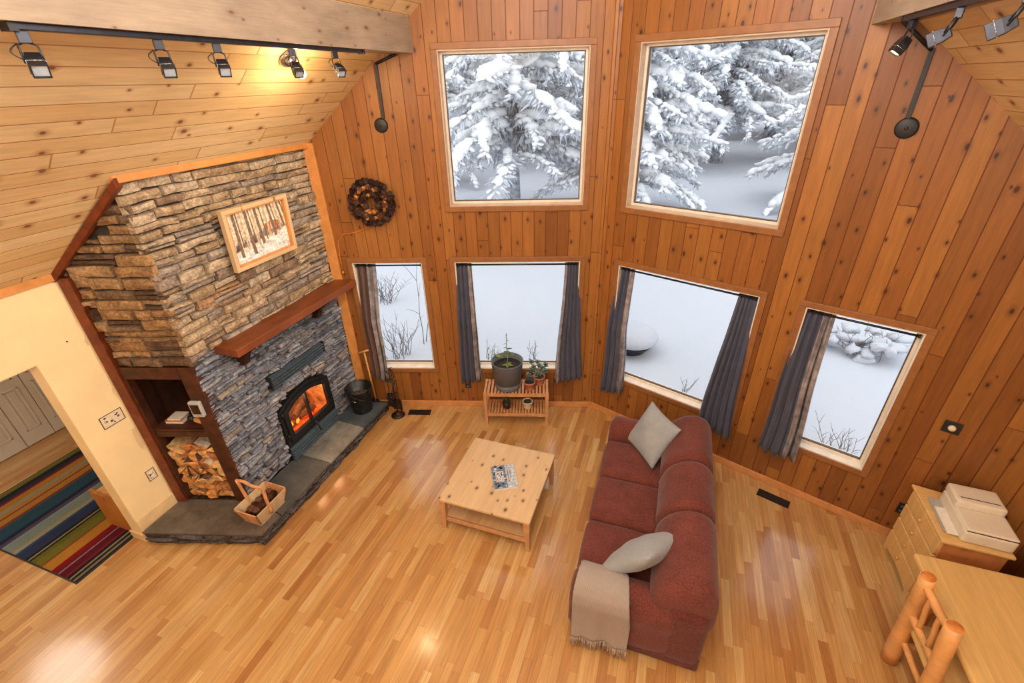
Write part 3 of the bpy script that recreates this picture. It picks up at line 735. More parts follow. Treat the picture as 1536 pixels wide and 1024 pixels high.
# split logs: irregular cells packed in rows, each its own log
g = random.Random(12); z = .155; row = 0; nth = ['first', 'second', 'third', 'fourth', 'fifth', 'sixth', 'seventh', 'eighth', 'ninth', 'tenth', 'eleventh', 'twelfth']
rowname = ['bottom row', 'second row', 'third row', 'fourth row', 'fifth row', 'sixth row', 'seventh row', 'top row']
def log(p, lab):
    d0 = g.uniform(-.03, .018)-.01; d1 = -.29+g.uniform(-.03, .02); c = sum(p, Vector((0, 0)))/len(p); bm = NB(); A_ = []; sx, sy = g.uniform(-.012, .012), g.uniform(-.012, .012)
    for dd_, sh in ((d0, .72), (d0-.008, 1), (d1, 1)):
        A_.append([bm.verts.new(side(c.x+(q.x-c.x)*sh, c.y+(q.y-c.y)*sh, dd_+sx*(q.x-c.x)/.05+sy*(q.y-c.y)/.05)) for q in p])
    n = len(p); bm.faces.new(A_[0]).material_index = 1; bm.faces.new(A_[2][::-1]).material_index = 1; bk_ = g.randrange(n)
    for i in range(n):
        f = bm.faces.new((A_[0][i], A_[0][(i+1) % n], A_[1][(i+1) % n], A_[1][i])); f.material_index = 1
        f = bm.faces.new((A_[1][i], A_[1][(i+1) % n], A_[2][(i+1) % n], A_[2][i])); f.material_index = 0 if i in (bk_, (bk_+1) % n) else 1
    o = obj('split_log', bm, ['birch' if g.random() < .35 else 'bark', g.choice(('logcut', 'logcut', 'logcutb', 'logcutc'))]); tag(o, lab, 'log', 'firewood stacked in the niche')
# wavy row boundaries shared by neighbours, so that no two logs cross
def mk_row(nb): return [.642-(.642-.144)*i/nb for i in range(nb+1)]
prev = None
zb_ = [z0_ for z0_ in (.155, .262, .366, .468, .574, .676, .778, .872)]
def bz(r_, t): return zb_[r_]+(.020*math.sin(t*23+r_*2.1)+.010*math.sin(t*51+r_) if 0 < r_ < 7 else (0 if r_ == 0 else -.02+.025*math.sin(t*19)))
for row in range(7):
    nb = g.choice((4, 5, 5)); ts = [.642]+[.642-.498*(i+g.uniform(-.2, .2))/nb for i in range(1, nb)]+[.144]; k = 0; lean = [0]+[g.uniform(-.022, .022) for _ in range(nb-1)]+[0]
    for i in range(nb):
        tl0, tr0, tl1, tr1 = ts[i]+lean[i], ts[i+1]+lean[i+1], ts[i]-lean[i], ts[i+1]-lean[i+1]; e = .0035
        bl_, br_, tr_, tl_ = Vector((tl0-e, bz(row, tl0)+e)), Vector((tr0+e, bz(row, tr0)+e)), Vector((tr1+e, bz(row+1, tr1)-e)), Vector((tl1-e, bz(row+1, tl1)-e))
        m0 = (bl_+br_)/2; m0.y = bz(row, m0.x)+e; m1 = (tl_+tr_)/2; m1.y = bz(row+1, m1.x)-e; r_ = g.random(); polys = []
        if r_ < .38: polys = [[bl_, br_, tl_], [br_+(tr_-br_)*.06, tr_, tl_+(tr_-tl_)*.10]] if g.random() < .5 else [[bl_, br_, tr_], [bl_+(tl_-bl_)*.08, tr_+(tl_-tr_)*.10, tl_]]
        elif r_ < .6: polys = [[bl_, br_, (br_+tr_)/2, m1, (bl_+tl_)/2]]
        elif r_ < .8: polys = [[bl_+(br_-bl_)*.2, br_, tr_+(br_-tr_)*.25, m1, tl_, bl_+(tl_-bl_)*.3]]
        else: polys = [[bl_, m0, br_, tr_, tl_+(bl_-tl_)*.2]]
        for p in polys: log([Vector(q) for q in p], 'split firewood log, %s from the cream wall, %s of the niche pile' % (nth[k], rowname[row] if row < 6 else 'top row')); k += 1
# ------------------------------------------------------------------ curtains and rods
def wpt(Wm, x, y, z): return Wm @ Vector((x, y, z))
def rod(Wm, ang, x0, x1, lab):
    o = thing('curtain_rod', lab, 'curtain rod', wpt(Wm, (x0+x1)/2, .035, 1.984), ang, 'curtain rods inside the window frames')
    h = (x1-x0)/2; bm = NB(); cyl(bm, (-h, 0, 0), (h, 0, 0), .010, 10); obj('pole', bm, 'black', o)
    for s in (-1, 1):
        bm = NB(); cyl(bm, (s*h, 0, 0), (s*(h-.015), 0, 0), .016, 12); obj('end_cup', bm, 'black', o)
rod(W1, A1, -2.823, -2.05, 'thin black rod across the top of the narrow window beside the fireplace')
rod(W1, A1, -1.635, -.255, 'thin black rod across the top of the window behind the plant bench')
rod(W2, -A2, .24, 1.633, 'thin black rod across the top of the wide window behind the sofa')
rod(W2, -A2, 2.044, 2.821, 'thin black rod across the top of the window nearest the dresser')
def curtain(Wm, ang, t0, t1, b0, b1, zb0, zb1, folds, lab, mats, edge=None, flare=.05, seed=1):
    """t/b: top and bottom extents along the wall; edge: which side shows the shiny lining"""
    cx = (t0+t1)/2; o = thing('curtain', lab, 'curtain', wpt(Wm, cx, .03, 2.03), ang, 'dark curtains at the lower windows')
    g = random.Random(seed); ph = g.random()*6; nx, nz = 72, 28
    def pt(u, v):  # u across, v down
        e = v**1.15
        x = (t0+(t1-t0)*u)*(1-e)+(b0+(b1-b0)*u)*e-cx
        zb = zb0+(zb1-zb0)*u+.010*math.sin(folds*2*PI*u+ph)
        z = 2.055+(zb-2.055)*v
        amp = .020+.016*v
        y = .035-(.035+.085)*min(1, v*2.2)**1.2-flare*max(0, v-.7)
        wv = math.sin(folds*2*PI*u+ph+.5*math.sin(v*3+seed))+.35*math.sin(folds*4.3*PI*u+ph*2+v*2)
        pin = 1 if v > .06 else .55+v*7
        y += amp*wv*pin+.006*math.sin(v*23+u*9+seed)*v
        x += .010*math.sin(v*7+seed)*v+.008*math.cos(folds*2*PI*u+ph)
        return Vector((x, min(y, .055) if v < .5 else min(y, -.012), z-2.03))
    bm = NB(); gr = [[bm.verts.new(pt(i/nx, j/nz)) for i in range(nx+1)] for j in range(nz+1)]
    bl = NB(); gl = [[bl.verts.new(pt(i/nx, j/nz)) for i in range(nx+1)] for j in range(nz+1)]
    for j in range(nz):
        for i in range(nx):
            u = (i+.5)/nx
            lin_ = edge is not None and ((edge[0] == 'a' and u < edge[1]) or (edge[0] == 'b' and u > 1-edge[1]))
            B_, G_ = (bl, gl) if lin_ else (bm, gr)
            f = B_.faces.new((G_[j][i], G_[j][i+1], G_[j+1][i+1], G_[j+1][i])); f.smooth = True
    for b in (bm, bl):
        bmesh.ops.delete(b, geom=[v for v in b.verts if not v.link_faces], context='VERTS')
    obj('cloth', bm, mats, o, solid=.003, norm=False)
    if edge: 
        q = obj('lining_edge', bl, 'satin', o, solid=.003, norm=False); q['label'] = 'shiny pale lining turned forward'
    else: bl.free()
    for k in range(5):
        u = (k+.5)/5; bm = NB(); x = t0+(t1-t0)*u-cx
        tube(bm, [(x, .005+.016*math.cos(a), -.046+.020*math.sin(a)) for a in [2*PI*i/12 for i in range(13)]], .0028, 6, cap=False); obj('ring', bm, 'black', o)
curtain(W1, A1, -2.82, -2.60, -2.845, -2.645, .50, .43, 3, 'narrow brown grey curtain hanging beside the fireplace in the slim window', 'curtbrown', ('b', .42), seed=2)
curtain(W1, A1, -1.66, -1.465, -1.67, -1.40, .44, .465, 4, 'dark slate curtain hanging above the black outlet left of the big grey planter', 'curtain', ('b', .36), seed=5)
curtain(W1, A1, -.39, -.225, -.50, -.155, .44, .52, 5, 'dark slate curtain by the prow corner to the right of the succulents', 'curtain', ('a', .18), seed=7)
curtain(W2, -A2, .19, .385, .155, .455, .385, .45, 4, 'dark slate curtain just past the prow corner at the far end of the sofa', 'curtain', ('b', .34), seed=9)
curtain(W2, -A2, 1.47, 1.635, 1.37, 1.725, .50, .41, 5, 'dark slate curtain hanging behind the tall sofa back', 'curtain', None, seed=12)
curtain(W2, -A2, 2.01, 2.24, 1.985, 2.33, .455, .47, 4, 'dark slate curtain on the window nearest the dresser', 'curtain', ('b', .32), seed=15)

# ------------------------------------------------------------------ wall fittings
def outlet(Wm, ang, x, z, lab, name='wall_outlet', knob=False, w_=.075, h=.12):
    o = thing(name, lab, 'outlet' if not knob else 'dimmer', wpt(Wm, x, -.001, z), ang)
    bm = NB(); box(bm, -w_/2, w_/2, -.008, .0, -h/2, h/2); obj('cover_plate', bm, 'black', o, bevel=.003)
    if knob:
        bm = NB(); lathe(bm, [(0, .022), (.02, .022), (.024, .016), (.026, 0), (0, 0)], n=20, X=Matrix.Translation((0, -.008, 0)) @ Matrix.Rotation(PI/2, 4, 'X')); q = obj('dimmer_knob', bm, 'plate', o); q['label'] = 'ivory round knob'
    else:
        for s in (-1, 1):
            bm = NB(); rbox(bm, -.016, .016, -.0115, -.007, s*.026-.014, s*.026+.014, .008, 4); obj('socket', bm, 'ironb', o)
outlet(W1, A1, -1.62, .35, 'black outlet on the pine wall under the curtain left of the plant bench')
outlet(W1, A1, -2.69, .14, 'black outlet low on the wall behind the bronze fireplace tool stand')
outlet(W2, -A2, 3.215, .36, 'black outlet low on the wall beside the dresser')
outlet(W2, -A2, 3.235, 1.31, 'black dimmer plate with ivory knob above the printer', 'dimmer_switch', True, .11, .11)
def plate(y0, y1, z0, z1, lab, name, cat, kind):
    o = thing(name, lab, cat, (XL+.001, (y0+y1)/2, (z0+z1)/2)); cz = (z0+z1)/2
    bm = NB(); box(bm, XL+.0005, XL+.007, y0, y1, z0, z1); obj('cover_plate', bm, 'plate', o, world=True, bevel=.002)
    bm = NB(); t = .006
    for a, b, c, d in ((y0, y1, z0, z0+t), (y0, y1, z1-t, z1), (y0, y0+t, z0, z1), (y1-t, y1, z0, z1)): box(bm, XL+.006, XL+.009, a, b, c, d)
    obj('plate_border', bm, 'platebr', o, world=True)
    g = random.Random(len(lab))
    for k in range(7):
        yy, zz = y0+.02+(y1-y0-.04)*g.random(), z0+.02+(z1-z0-.045)*g.random(); s = g.uniform(.008, .018)
        pts = [(yy+s*math.cos(a)*g.uniform(.6, 1.2), zz+s*math.sin(a)*g.uniform(.5, .9)) for a in [i*PI/3 for i in range(6)]]
        bm = NB(); v = [bm.verts.new((XL+.0076, y, z)) for y, z in pts]; bm.faces.new(v); obj('printed_motif', bm, 'platebr', o, world=True, solid=.001)
    n = 3 if kind == 'switch' else 1
    for k in range(n):
        yy = y0+(y1-y0)*(k+.5)/n
        if kind == 'switch':
            bm = NB(); box(bm, XL+.007, XL+.018, yy-.004, yy+.004, cz-.006, cz+.014); obj('toggle', bm, 'plate', o, world=True, bevel=.002)
        else:
            for s in (-.022, .022):
                bm = NB(); rbox(bm, XL+.006, XL+.0105, yy-.015, yy+.015, cz+s-.013, cz+s+.013, .006, 4); obj('socket', bm, 'paper', o, world=True)
plate(1.745, 1.925, 1.262, 1.382, 'wide ivory switch plate with brown animal print on the cream wall', 'switch_plate', 'switch', 'switch')
plate(1.843, 1.924, .542, .665, 'small ivory outlet plate with brown print low on the cream wall', 'outlet_plate', 'outlet', 'outlet')
bm = NB(); lathe(bm, [(0, .008), (.006, .006), (.006, 0), (0, 0)], n=10, X=Matrix.Translation((XL, 1.829, 2.097)) @ Matrix.Rotation(PI/2, 4, 'Y')); tag(obj('wall_nail', bm, 'bronze'), 'small dark nail left in the cream wall', 'nail')

# cable raceways with round boxes
def raceway(Wm, ang, x, z, ztop, x2, z2, y2, lab):
    o = thing('cable_raceway', lab, 'cable raceway', wpt(Wm, x, 0, z), ang)
    bm = NB(); lathe(bm, [(0, .022), (.054, .021), (.066, .015), (.068, 0), (0, 0)], n=28, X=Matrix.Rotation(PI/2, 4, 'X')); obj('round_box', bm, 'conduit', o)
    bm = NB(); lathe(bm, [(0, .006), (.012, .005), (.012, 0), (0, 0)], n=12, X=Matrix.Translation((0, -.0215, 0)) @ Matrix.Rotation(PI/2, 4, 'X')); obj('centre_hook', bm, 'bronze', o)
    bm = NB(); dx = (.036 if x < 0 else -.012)
    box(bm, dx-.014, dx+.014, -.02, 0, .06, ztop-z); obj('vertical_run', bm, 'conduit', o, bevel=.002)
    bm = NB(); tube(bm, [(dx, -.012, ztop-z-.01), (x2-x, y2, z2-z)], .013, 6); obj('sloped_run', bm, 'conduit', o)
raceway(W1, A1, -2.261, 3.453, 3.985, -2.02, 4.045, -.03, 'black cable raceway and round box on the wall above the wreath')
raceway(W2, -A2, 2.268, 3.453, 3.915, 1.99, 4.13, -.08, 'black cable raceway and round box on the wall beside the big upper window')

# ------------------------------------------------------------------ track lights
def track_head(x, y, zt, yawd, pitd, lab, lit=False):
    o = thing('track_spotlight', lab, 'spotlight', (x, y, zt), R(yawd), 'spotlights on the beam tracks')
    bm = NB(); box(bm, -.022, .022, -.03, .03, -.062, .0); obj('adapter', bm, 'track', o, bevel=.004)
    X = Matrix.Translation((0, 0, -.068)) @ Matrix.Rotation(R(pitd*.45), 4, 'Y')
    yk = NB()
    for s in (-1, 1): tube(yk, [X @ Vector((0, s*.012, .012)), X @ Vector((0, s*.042, -.005)), X @ Vector((0, s*.046, -.10))], .006, 6)
    obj('yoke', yk, 'track', o)
    X2 = X @ Matrix.Translation((0, 0, -.085)) @ Matrix.Rotation(R(pitd*.75), 4, 'Y')
    o.scale = (.68, .68, .68)
    bm = NB()
    a = [bm.verts.new(X2 @ Vector(p)) for p in ((-.032, -.034, .03), (.032, -.034, .03), (.032, .034, .03), (-.032, .034, .03))]
    b = [bm.verts.new(X2 @ Vector(p)) for p in ((-.043, -.043, -.025), (.043, -.043, -.025), (.043, .043, -.025), (-.043, .043, -.025))]
    c = [bm.verts.new(X2 @ Vector(p)) for p in ((-.043, -.043, -.095), (.043, -.043, -.095), (.043, .043, -.095), (-.043, .043, -.095))]
    d = [bm.verts.new(X2 @ Vector(p)) for p in ((-.036, -.036, -.095), (.036, -.036, -.095), (.036, .036, -.095), (-.036, .036, -.095))]
    e = [bm.verts.new(X2 @ Vector(p)) for p in ((-.036, -.036, -.08), (.036, -.036, -.08), (.036, .036, -.08), (-.036, .036, -.08))]
    bm.faces.new(a)
    for p, q in ((a, b), (b, c), (c, d), (d, e)):
        for i in range(4): bm.faces.new((p[i], p[(i+1) % 4], q[(i+1) % 4], q[i]))
    sh = obj('lamp_housing', bm, 'track', o, bevel=.003)
    bm = NB(); box(bm, -.0358, .0358, -.0358, .0358, -.0835, -.0805, X=X2); obj('lens', bm, 'filament' if lit else 'lens', o)
    bm = NB(); frame_ring_ = [(-.0445, -.0445), (.0445, -.0445), (.0445, .0445), (-.0445, .0445)]
    for i in range(4):
        p, q = frame_ring_[i], frame_ring_[(i+1) % 4]; tube(bm, [X2 @ Vector((*p, -.055)), X2 @ Vector((*q, -.055))], .0022, 5)
    obj('trim_band', bm, 'chrome', o)
    bm = NB(); pts = [X @ Vector((-.01+.0*t, -.04-.045*math.sin(t*PI), .01-.09*t)) for t in [i/8 for i in range(9)]]; tube(bm, pts, .004, 6); obj('supply_cable', bm, 'black', o)
    return o
trk = thing('lighting_track', 'long dark lighting track under the beam on the fireplace side', 'lighting track', (-2.54, 2.5, 4.05))
bm = NB(); box(bm, -2.56, -2.52, 1.41, 3.68, 4.024, 4.05); obj('rail', bm, 'track', trk, world=True, bevel=.003)
bm = NB(); box(bm, -2.568, -2.512, 1.38, 1.412, 4.018, 4.05); obj('end_cap', bm, 'black', trk, world=True)
bm = NB(); box(bm, -2.568, -2.512, 3.68, 3.70, 4.018, 4.05); obj('end_cap', bm, 'black', trk, world=True)
trk2 = thing('lighting_track', 'dark lighting track under the beam on the dresser side', 'lighting track', (1.10, 2.5, 4.07))
bm = NB(); box(bm, 1.075, 1.125, 1.3, 3.76, 4.042, 4.07); obj('rail', bm, 'track', trk2, world=True, bevel=.003)
bm = NB(); box(bm, 1.072, 1.128, 3.76, 3.78, 4.038, 4.07); obj('end_cap', bm, 'black', trk2, world=True)
bm = NB(); box(bm, 1.072, 1.128, 1.28, 1.30, 4.038, 4.07); obj('end_cap', bm, 'black', trk2, world=True)
for y, yw, pt, lab in ((1.43, -25, -42, 'black square spotlight at the near end of the fireplace side track'), (1.99, -30, -40, 'black square spotlight second along the fireplace side track from the near end'), (2.33, -35, -44, 'black square spotlight in the middle of the fireplace side track'), (2.91, -30, -36, 'black square spotlight just past the glowing ceiling bulb'), (3.35, -25, -40, 'black square spotlight at the window end of the fireplace side track')):
    track_head(-2.54, y, 4.022, yw, pt, lab)
track_head(1.10, 3.66, 4.042, 10, 26, 'lit spotlight at the window end of the dresser side track', True)
track_head(1.10, 3.10, 4.042, -25, 52, 'black square spotlight second from the window end of the dresser side track')
track_head(1.10, 2.56, 4.042, -25, 52, 'black square spotlight third from the window end of the dresser side track')
light('spot_beam', 'SPOT', (1.03, 3.66, 3.84), 420, (1, .88, .70), .03, (-4.6, -.7, -1.9), spot_size=R(48), spot_blend=.8)
# exposed bulb lamp on the roof slope
xb, yb = -2.86, 3.22; nb = Vector((.90, 0, -1)).normalized(); zb = roof(xb)
bl = thing('ceiling_lamp', 'small chrome ceiling lamp with a glowing bare bulb on the pine slope', 'ceiling lamp', (xb, yb, zb))
Xb = Matrix.Translation((xb, yb, zb)) @ nb.to_track_quat('Z', 'Y').to_matrix().to_4x4()
bm = NB(); lathe(bm, [(0, .0), (.075, .0), (.075, .012), (.055, .035), (.03, .05), (0, .052)], n=28, X=Xb); obj('chrome_base', bm, 'chrome', bl, world=True)
bm = NB(); lathe(bm, [(0, .05), (.02, .05), (.02, .08), (0, .08)], n=16, X=Xb); obj('socket', bm, 'chrome', bl, world=True)
bm = NB(); lathe(bm, [(.012, .08), (.022, .10), (.032, .125), (.034, .145), (.026, .165), (0, .178)], n=18, X=Xb); obj('bulb', bm, 'filament', bl, world=True)
light('bulb_light', 'POINT', Xb @ Vector((0, 0, .24)), 16, (1, .72, .40), .03)

# ------------------------------------------------------------------ painting on the stone
pa = thing('framed_picture', 'wood framed winter picture of birch trunks and deer hung on the stone chimney', 'picture', (-3.62, 3.19, 2.38))
y0, y1, z0, z1 = 2.825, 3.565, 2.385, 2.925; tl = Matrix.Translation((-3.632, 0, z0)) @ Matrix.Rotation(R(3), 4, 'Y') @ Matrix.Translation((3.632, 0, -z0))
bm = NB()
for a, b, c, d in ((y0, y1, z1-.035, z1), (y0, y1, z0, z0+.035), (y0, y0+.035, z0+.035, z1-.035), (y1-.035, y1, z0+.035, z1-.035)): box(bm, -3.625, -3.575, a, b, c, d, X=tl)
obj('picture_frame', bm, 'pinet', pa, world=True, bevel=.003)
bm = NB()
for a, b, c, d in ((y0+.035, y1-.035, z1-.047, z1-.035), (y0+.035, y1-.035, z0+.035, z0+.047), (y0+.035, y0+.047, z0+.047, z1-.047), (y1-.047, y1-.035, z0+.047, z1-.047)): box(bm, -3.62, -3.585, a, b, c, d, X=tl)
obj('inner_frame', bm, 'trimo', pa, world=True)
bm = NB(); ya, yb_, za, zb_ = y0+.04, y1-.04, z0+.04, z1-.04
def q_(pts, mi, lv):
    v = [bm.verts.new(tl @ Vector((-3.616+lv*.0004, ya+(yb_-ya)*a, za+(zb_-za)*b))) for a, b in pts]; f = bm.faces.new(v); f.material_index = mi
q_([(0, 0), (1, 0), (1, 1), (0, 1)], 0, 0)
q_([(0, 0), (1, 0), (1, .44), (.8, .36), (.55, .30), (.35, .26), (.2, .20), (0, .24)], 1, 1)
g = random.Random(8)
for k in range(22):
    a = g.random()*.9; b = .25+.2*a+g.uniform(-.03, .04); q_([(a, b), (a+.08, b+.01), (a+.07, b+g.uniform(.06, .2)), (a+.01, b+g.uniform(.05, .16))], 3, 2)
for k in range(2):
    a = .60+.16*k; b = .50
    q_([(a, b), (a+.10, b+.01), (a+.115, b+.10), (a+.145, b+.13), (a+.13, b+.16), (a+.10, b+.12), (a+.01, b+.12)], 4, 3)
    for l in (.01, .03, .075, .095): q_([(a+l, b-.12), (a+l+.012, b-.12), (a+l+.014, b+.02), (a+l, b+.02)], 4, 3)
for k, (a, w_, b) in enumerate(((.02, .028, .30), (.10, .05, .12), (.16, .022, .3), (.22, .03, .3), (.30, .055, .10), (.37, .02, .34), (.42, .03, .16), (.47, .05, .24), (.56, .022, .3), (.62, .035, .34), (.70, .045, .32), (.77, .02, .42), (.82, .03, .40), (.88, .04, .44), (.95, .025, .46))):
    s = .05*(.5-k/15); q_([(a+.04-s, b), (a+.04+w_-s, b), (a+w_*.8+s*.4, 1), (a+s*.4, 1)], 2 if k % 3 else 5, 4+k*.1)
def pm(n, c): return plain(n, c, .6, var=.25, scale=40)
obj('canvas', bm, [pm('canvas_sky', (232, 208, 178)), pm('canvas_snow', (226, 222, 220)), pm('canvas_trunk', (128, 104, 92)), pm('canvas_brush', (140, 128, 124)), pm('canvas_deer', (176, 112, 66)), pm('canvas_pale_trunk', (196, 172, 150))], pa, world=True, norm=False)

# ------------------------------------------------------------------ wreath with its cord
g = random.Random(31)
wr = thing('wreath', 'round wreath of brown cones and golden nuts on the pine wall', 'wreath', wpt(W1, -2.472, -.03, 2.718), A1)
bm = NB(); tube(bm, [(.175*math.cos(a), -.02, .175*math.sin(a)) for a in [2*PI*i/32 for i in range(33)]], .028, 8, cap=False); obj('twig_ring', bm, 'coned', wr)
def cone_mesh(bm, L=.05, r=.02, n=46, X=None):
    gold = 2.39996
    for k in range(n):
        t = k/n; a = k*gold; rr = r*(math.sin(PI*min(1, t*.85+.14)))**.8; z = (t-.5)*L
        c = Vector((rr*.55*math.cos(a), rr*.55*math.sin(a), z)); o = Vector((math.cos(a), math.sin(a), .55)).normalized(); s = Vector((-math.sin(a), math.cos(a), 0))
        w_ = r*.34; v = [c-s*w_*.6, c+s*w_*.6, c+o*rr*.75+s*w_, c+o*rr*.85, c+o*rr*.75-s*w_, c+o*rr*.5+Vector((0, 0, -.12*r))]
        vs = [bm.verts.new(X @ p if X is not None else p) for p in v]
        bm.faces.new(vs[:5]); bm.faces.new((vs[1], vs[0], vs[5])); bm.faces.new((vs[2], vs[1], vs[5])); bm.faces.new((vs[3], vs[2], vs[5])); bm.faces.new((vs[4], vs[3], vs[5])); bm.faces.new((vs[0], vs[4], vs[5]))
    lathe(bm, [(0, -L*.5), (r*.5, -L*.3), (r*.55, 0), (r*.35, L*.3), (0, L*.5)], n=8, X=X)
bm = NB(); cone_mesh(bm, .058, .026, 40); c0 = obj('pine_cone', bm, 'coned', wr); first = True
bm = NB(); cone_mesh(bm, .05, .022, 36); c1 = obj('pine_cone', bm, 'cone', wr)
bm = NB(); blob(bm, (0, 0, 0), .017, .017, .022, 2, .05); n0 = obj('golden_nut', bm, 'gold', wr); usd = {0: False, 1: False, 2: False}
for k in range(150):
    a = k/150*2*PI*3+g.random()*.4; rr = (.090, .155, .218)[k % 3]+g.uniform(-.012, .012); kind = 0 if k % 3 == 2 else (2 if g.random() < .35 else (1 if g.random() < .5 else 0))
    src = (c0, c1, n0)[kind]; o = src if not usd[kind] else src.copy()
    if usd[kind]: C.objects.link(o)
    usd[kind] = True
    o.location = (rr*math.cos(a), -.035-g.random()*.02-(.02 if k % 3 == 1 else 0), rr*math.sin(a)); o.rotation_euler = (g.uniform(.6, 2.2), g.uniform(-1, 1), g.uniform(0, 6)); o.scale = [g.uniform(.95, 1.35)]*3
cd = NB(); pts = [wpt(W1, *p) for p in ((-2.50, -.018, 2.49), (-2.58, -.014, 2.44), (-2.72, -.012, 2.39), (-2.86, -.013, 2.37), (-2.94, -.016, 2.30), (-2.955, -.034, 2.12), (-2.955, -.036, 1.95))]
tube(cd, pts, .0055, 7); wcd = obj('power_cord', cd, 'cord'); tag(wcd, 'amber cord running from the wreath down beside the window', 'cord')
bm = NB(); blob(bm, (0, 0, 0), .014, .012, .02, 2, .05); p_ = obj('plug_tap', bm, 'cord', wcd); p_.location = wpt(W1, -2.955, -.036, 1.93)
# ------------------------------------------------------------------ coffee table and book
ct = thing('coffee_table', 'square pale pine coffee table with lower shelf in front of the sofa', 'coffee table', (-1.28, 3.06, 0))
x0, x1, y0, y1, zt = -1.735, -.832, 2.615, 3.518, .40
bm = NB(); box(bm, x0, x1, y0, y1, zt-.026, zt); obj('table_top', bm, 'pinet', ct, world=True, bevel=.004)
for sx in (x0+.006, x1-.066):
    for sy in (y0+.006, y1-.066):
        bm = NB(); a = [bm.verts.new((sx+dx*.06, sy+dy*.06, zt-.026)) for dx, dy in ((0, 0), (1, 0), (1, 1), (0, 1))]
        cx = 1 if sx > -1.3 else 0; cy = 1 if sy > 3 else 0
        b = [bm.verts.new((sx+(dx*.04 if not cx else .02+dx*.04), sy+(dy*.04 if not cy else .02+dy*.04), 0)) for dx, dy in ((0, 0), (1, 0), (1, 1), (0, 1))]
        bm.faces.new(a); bm.faces.new(b[::-1])
        for i in range(4): bm.faces.new((a[i], b[i], b[(i+1) % 4], a[(i+1) % 4]))
        obj('leg', bm, 'pinel', ct, world=True, bevel=.003)
bm = NB()
box(bm, x0+.06, x1-.06, y0+.03, y0+.045, zt-.06, zt-.026); box(bm, x0+.06, x1-.06, y1-.032, y1-.012, zt-.06, zt-.026); box(bm, x0+.012, x0+.032, y0+.06, y1-.06, zt-.06, zt-.026); box(bm, x1-.032, x1-.012, y0+.06, y1-.06, zt-.06, zt-.026)
obj('apron', bm, 'pinel', ct, world=True)
bm = NB(); box(bm, x0+.05, x1-.05, y0+.03, y1-.03, .135, .152); obj('lower_shelf', bm, 'pinesh', ct, world=True)
for yy in (y0+.02, y1-.036):
    bm = NB(); box(bm, x0+.05, x1-.05, yy, yy+.016, .10, .152); obj('shelf_rail', bm, 'pinel', ct, world=True, bevel=.002)
bk = thing('book', 'grey photo covered book lying on the pine coffee table', 'book', (-1.228, 3.056, zt), R(28))
bm = NB(); box(bm, -.113, .113, -.15, .15, .003, .019); obj('pages', bm, 'paper', bk)
bm = NB(); box(bm, -.116, .116, -.153, .153, .0, .003); box(bm, -.116, .116, -.153, .153, .019, .022); box(bm, -.119, -.115, -.153, .153, 0, .022)
obj('cover', bm, pm('book_cover_grey', (186, 194, 204)), bk)
bm = NB(); g = random.Random(3)
def cq(x0, x1, y0, y1, mi, l=0): 
    v = [bm.verts.new((x, y, .0222+l*.0002)) for x, y in ((x0, y0), (x1, y0), (x1, y1), (x0, y1))]; bm.faces.new(v).material_index = mi
cq(-.114, .02, -.15, .15, 0)
for k in range(34):
    a, b = g.uniform(-.11, .005), g.uniform(-.145, .13); cq(a, a+g.uniform(.008, .03), b, b+g.uniform(.008, .03), g.choice((1, 1, 2)), 1)
cq(-.085, -.005, -.07, .07, 2, 2)
for k in range(16):
    a, b = g.uniform(-.08, -.02), g.uniform(-.065, .055); cq(a, a+g.uniform(.005, .015), b, b+g.uniform(.006, .02), 1 if k % 2 else 0, 3)
obj('cover_photo', bm, [pm('cover_blue_grey', (104, 124, 152)), pm('cover_dark', (52, 56, 68)), pm('cover_pale', (200, 200, 198))], bk, norm=False)
bm = NB()
for i, (x, n) in enumerate(((.040, 12), (.062, 9))):
    y = .11
    for k in range(n):
        l = g.uniform(.008, .014); v = [bm.verts.new((xx, yy, .0224)) for xx, yy in ((x-.004, y), (x+.004, y), (x+.004, y-l), (x-.004, y-l))]; bm.faces.new(v[::-1]); y -= l+.005
obj('cover_title', bm, pm('title_ink', (70, 74, 84)), bk, norm=False)

# ------------------------------------------------------------------ sofa
so = thing('sofa', 'burgundy three seat sofa with rounded back facing the fireplace', 'sofa', (.14, 3.08, 0))
def loft(bm, prof, ya, yb, rr=.10, n=14, inset=.5):
    """extrude an xz profile along y with rounded ends"""
    c = Vector((sum(p[0] for p in prof)/len(prof), sum(p[1] for p in prof)/len(prof))); rings = []
    for i in range(n+1):
        t = i/n; y = ya+(yb-ya)*t; d = min(y-ya, yb-y)
        rings_s = 1.
        if d < rr: rings_s = 1-inset*(1-math.sqrt(max(0, 1-((rr-d)/rr)**2)))
        rings.append([bm.verts.new((c.x+(p[0]-c.x)*rings_s, y, c.y+(p[1]-c.y)*rings_s)) for p in prof])
    m = len(prof)
    for a, b in zip(rings, rings[1:]):
        for k in range(m): f = bm.faces.new((a[k], a[(k+1) % m], b[(k+1) % m], b[k])); f.smooth = True
    for rg, s in ((rings[0], 1), (rings[-1], -1)): f = bm.faces.new(rg[::s]); f.smooth = True
def spline(pts, n=4):
    out = []; m = len(pts)
    for i in range(m):
        p0, p1, p2, p3 = [Vector(pts[(i+k-1) % m]) for k in range(4)]
        for j in range(n):
            t = j/n; out.append(tuple(.5*((2*p1)+(p2-p0)*t+(2*p0-5*p1+4*p2-p3)*t*t+(3*p1-p0-3*p2+p3)*t**3)))
    return out
bm = NB(); box(bm, -.30, .60, 2.07, 4.09, .03, .30); obj('sofa_base', bm, 'sofad', so, world=True, bevel=.02)
bm = NB(); box(bm, -.315, .612, 2.045, 4.115, .015, .16); obj('skirt', bm, 'sofad', so, world=True, bevel=.012)
ys = (2.272, 2.805, 3.345, 3.885)
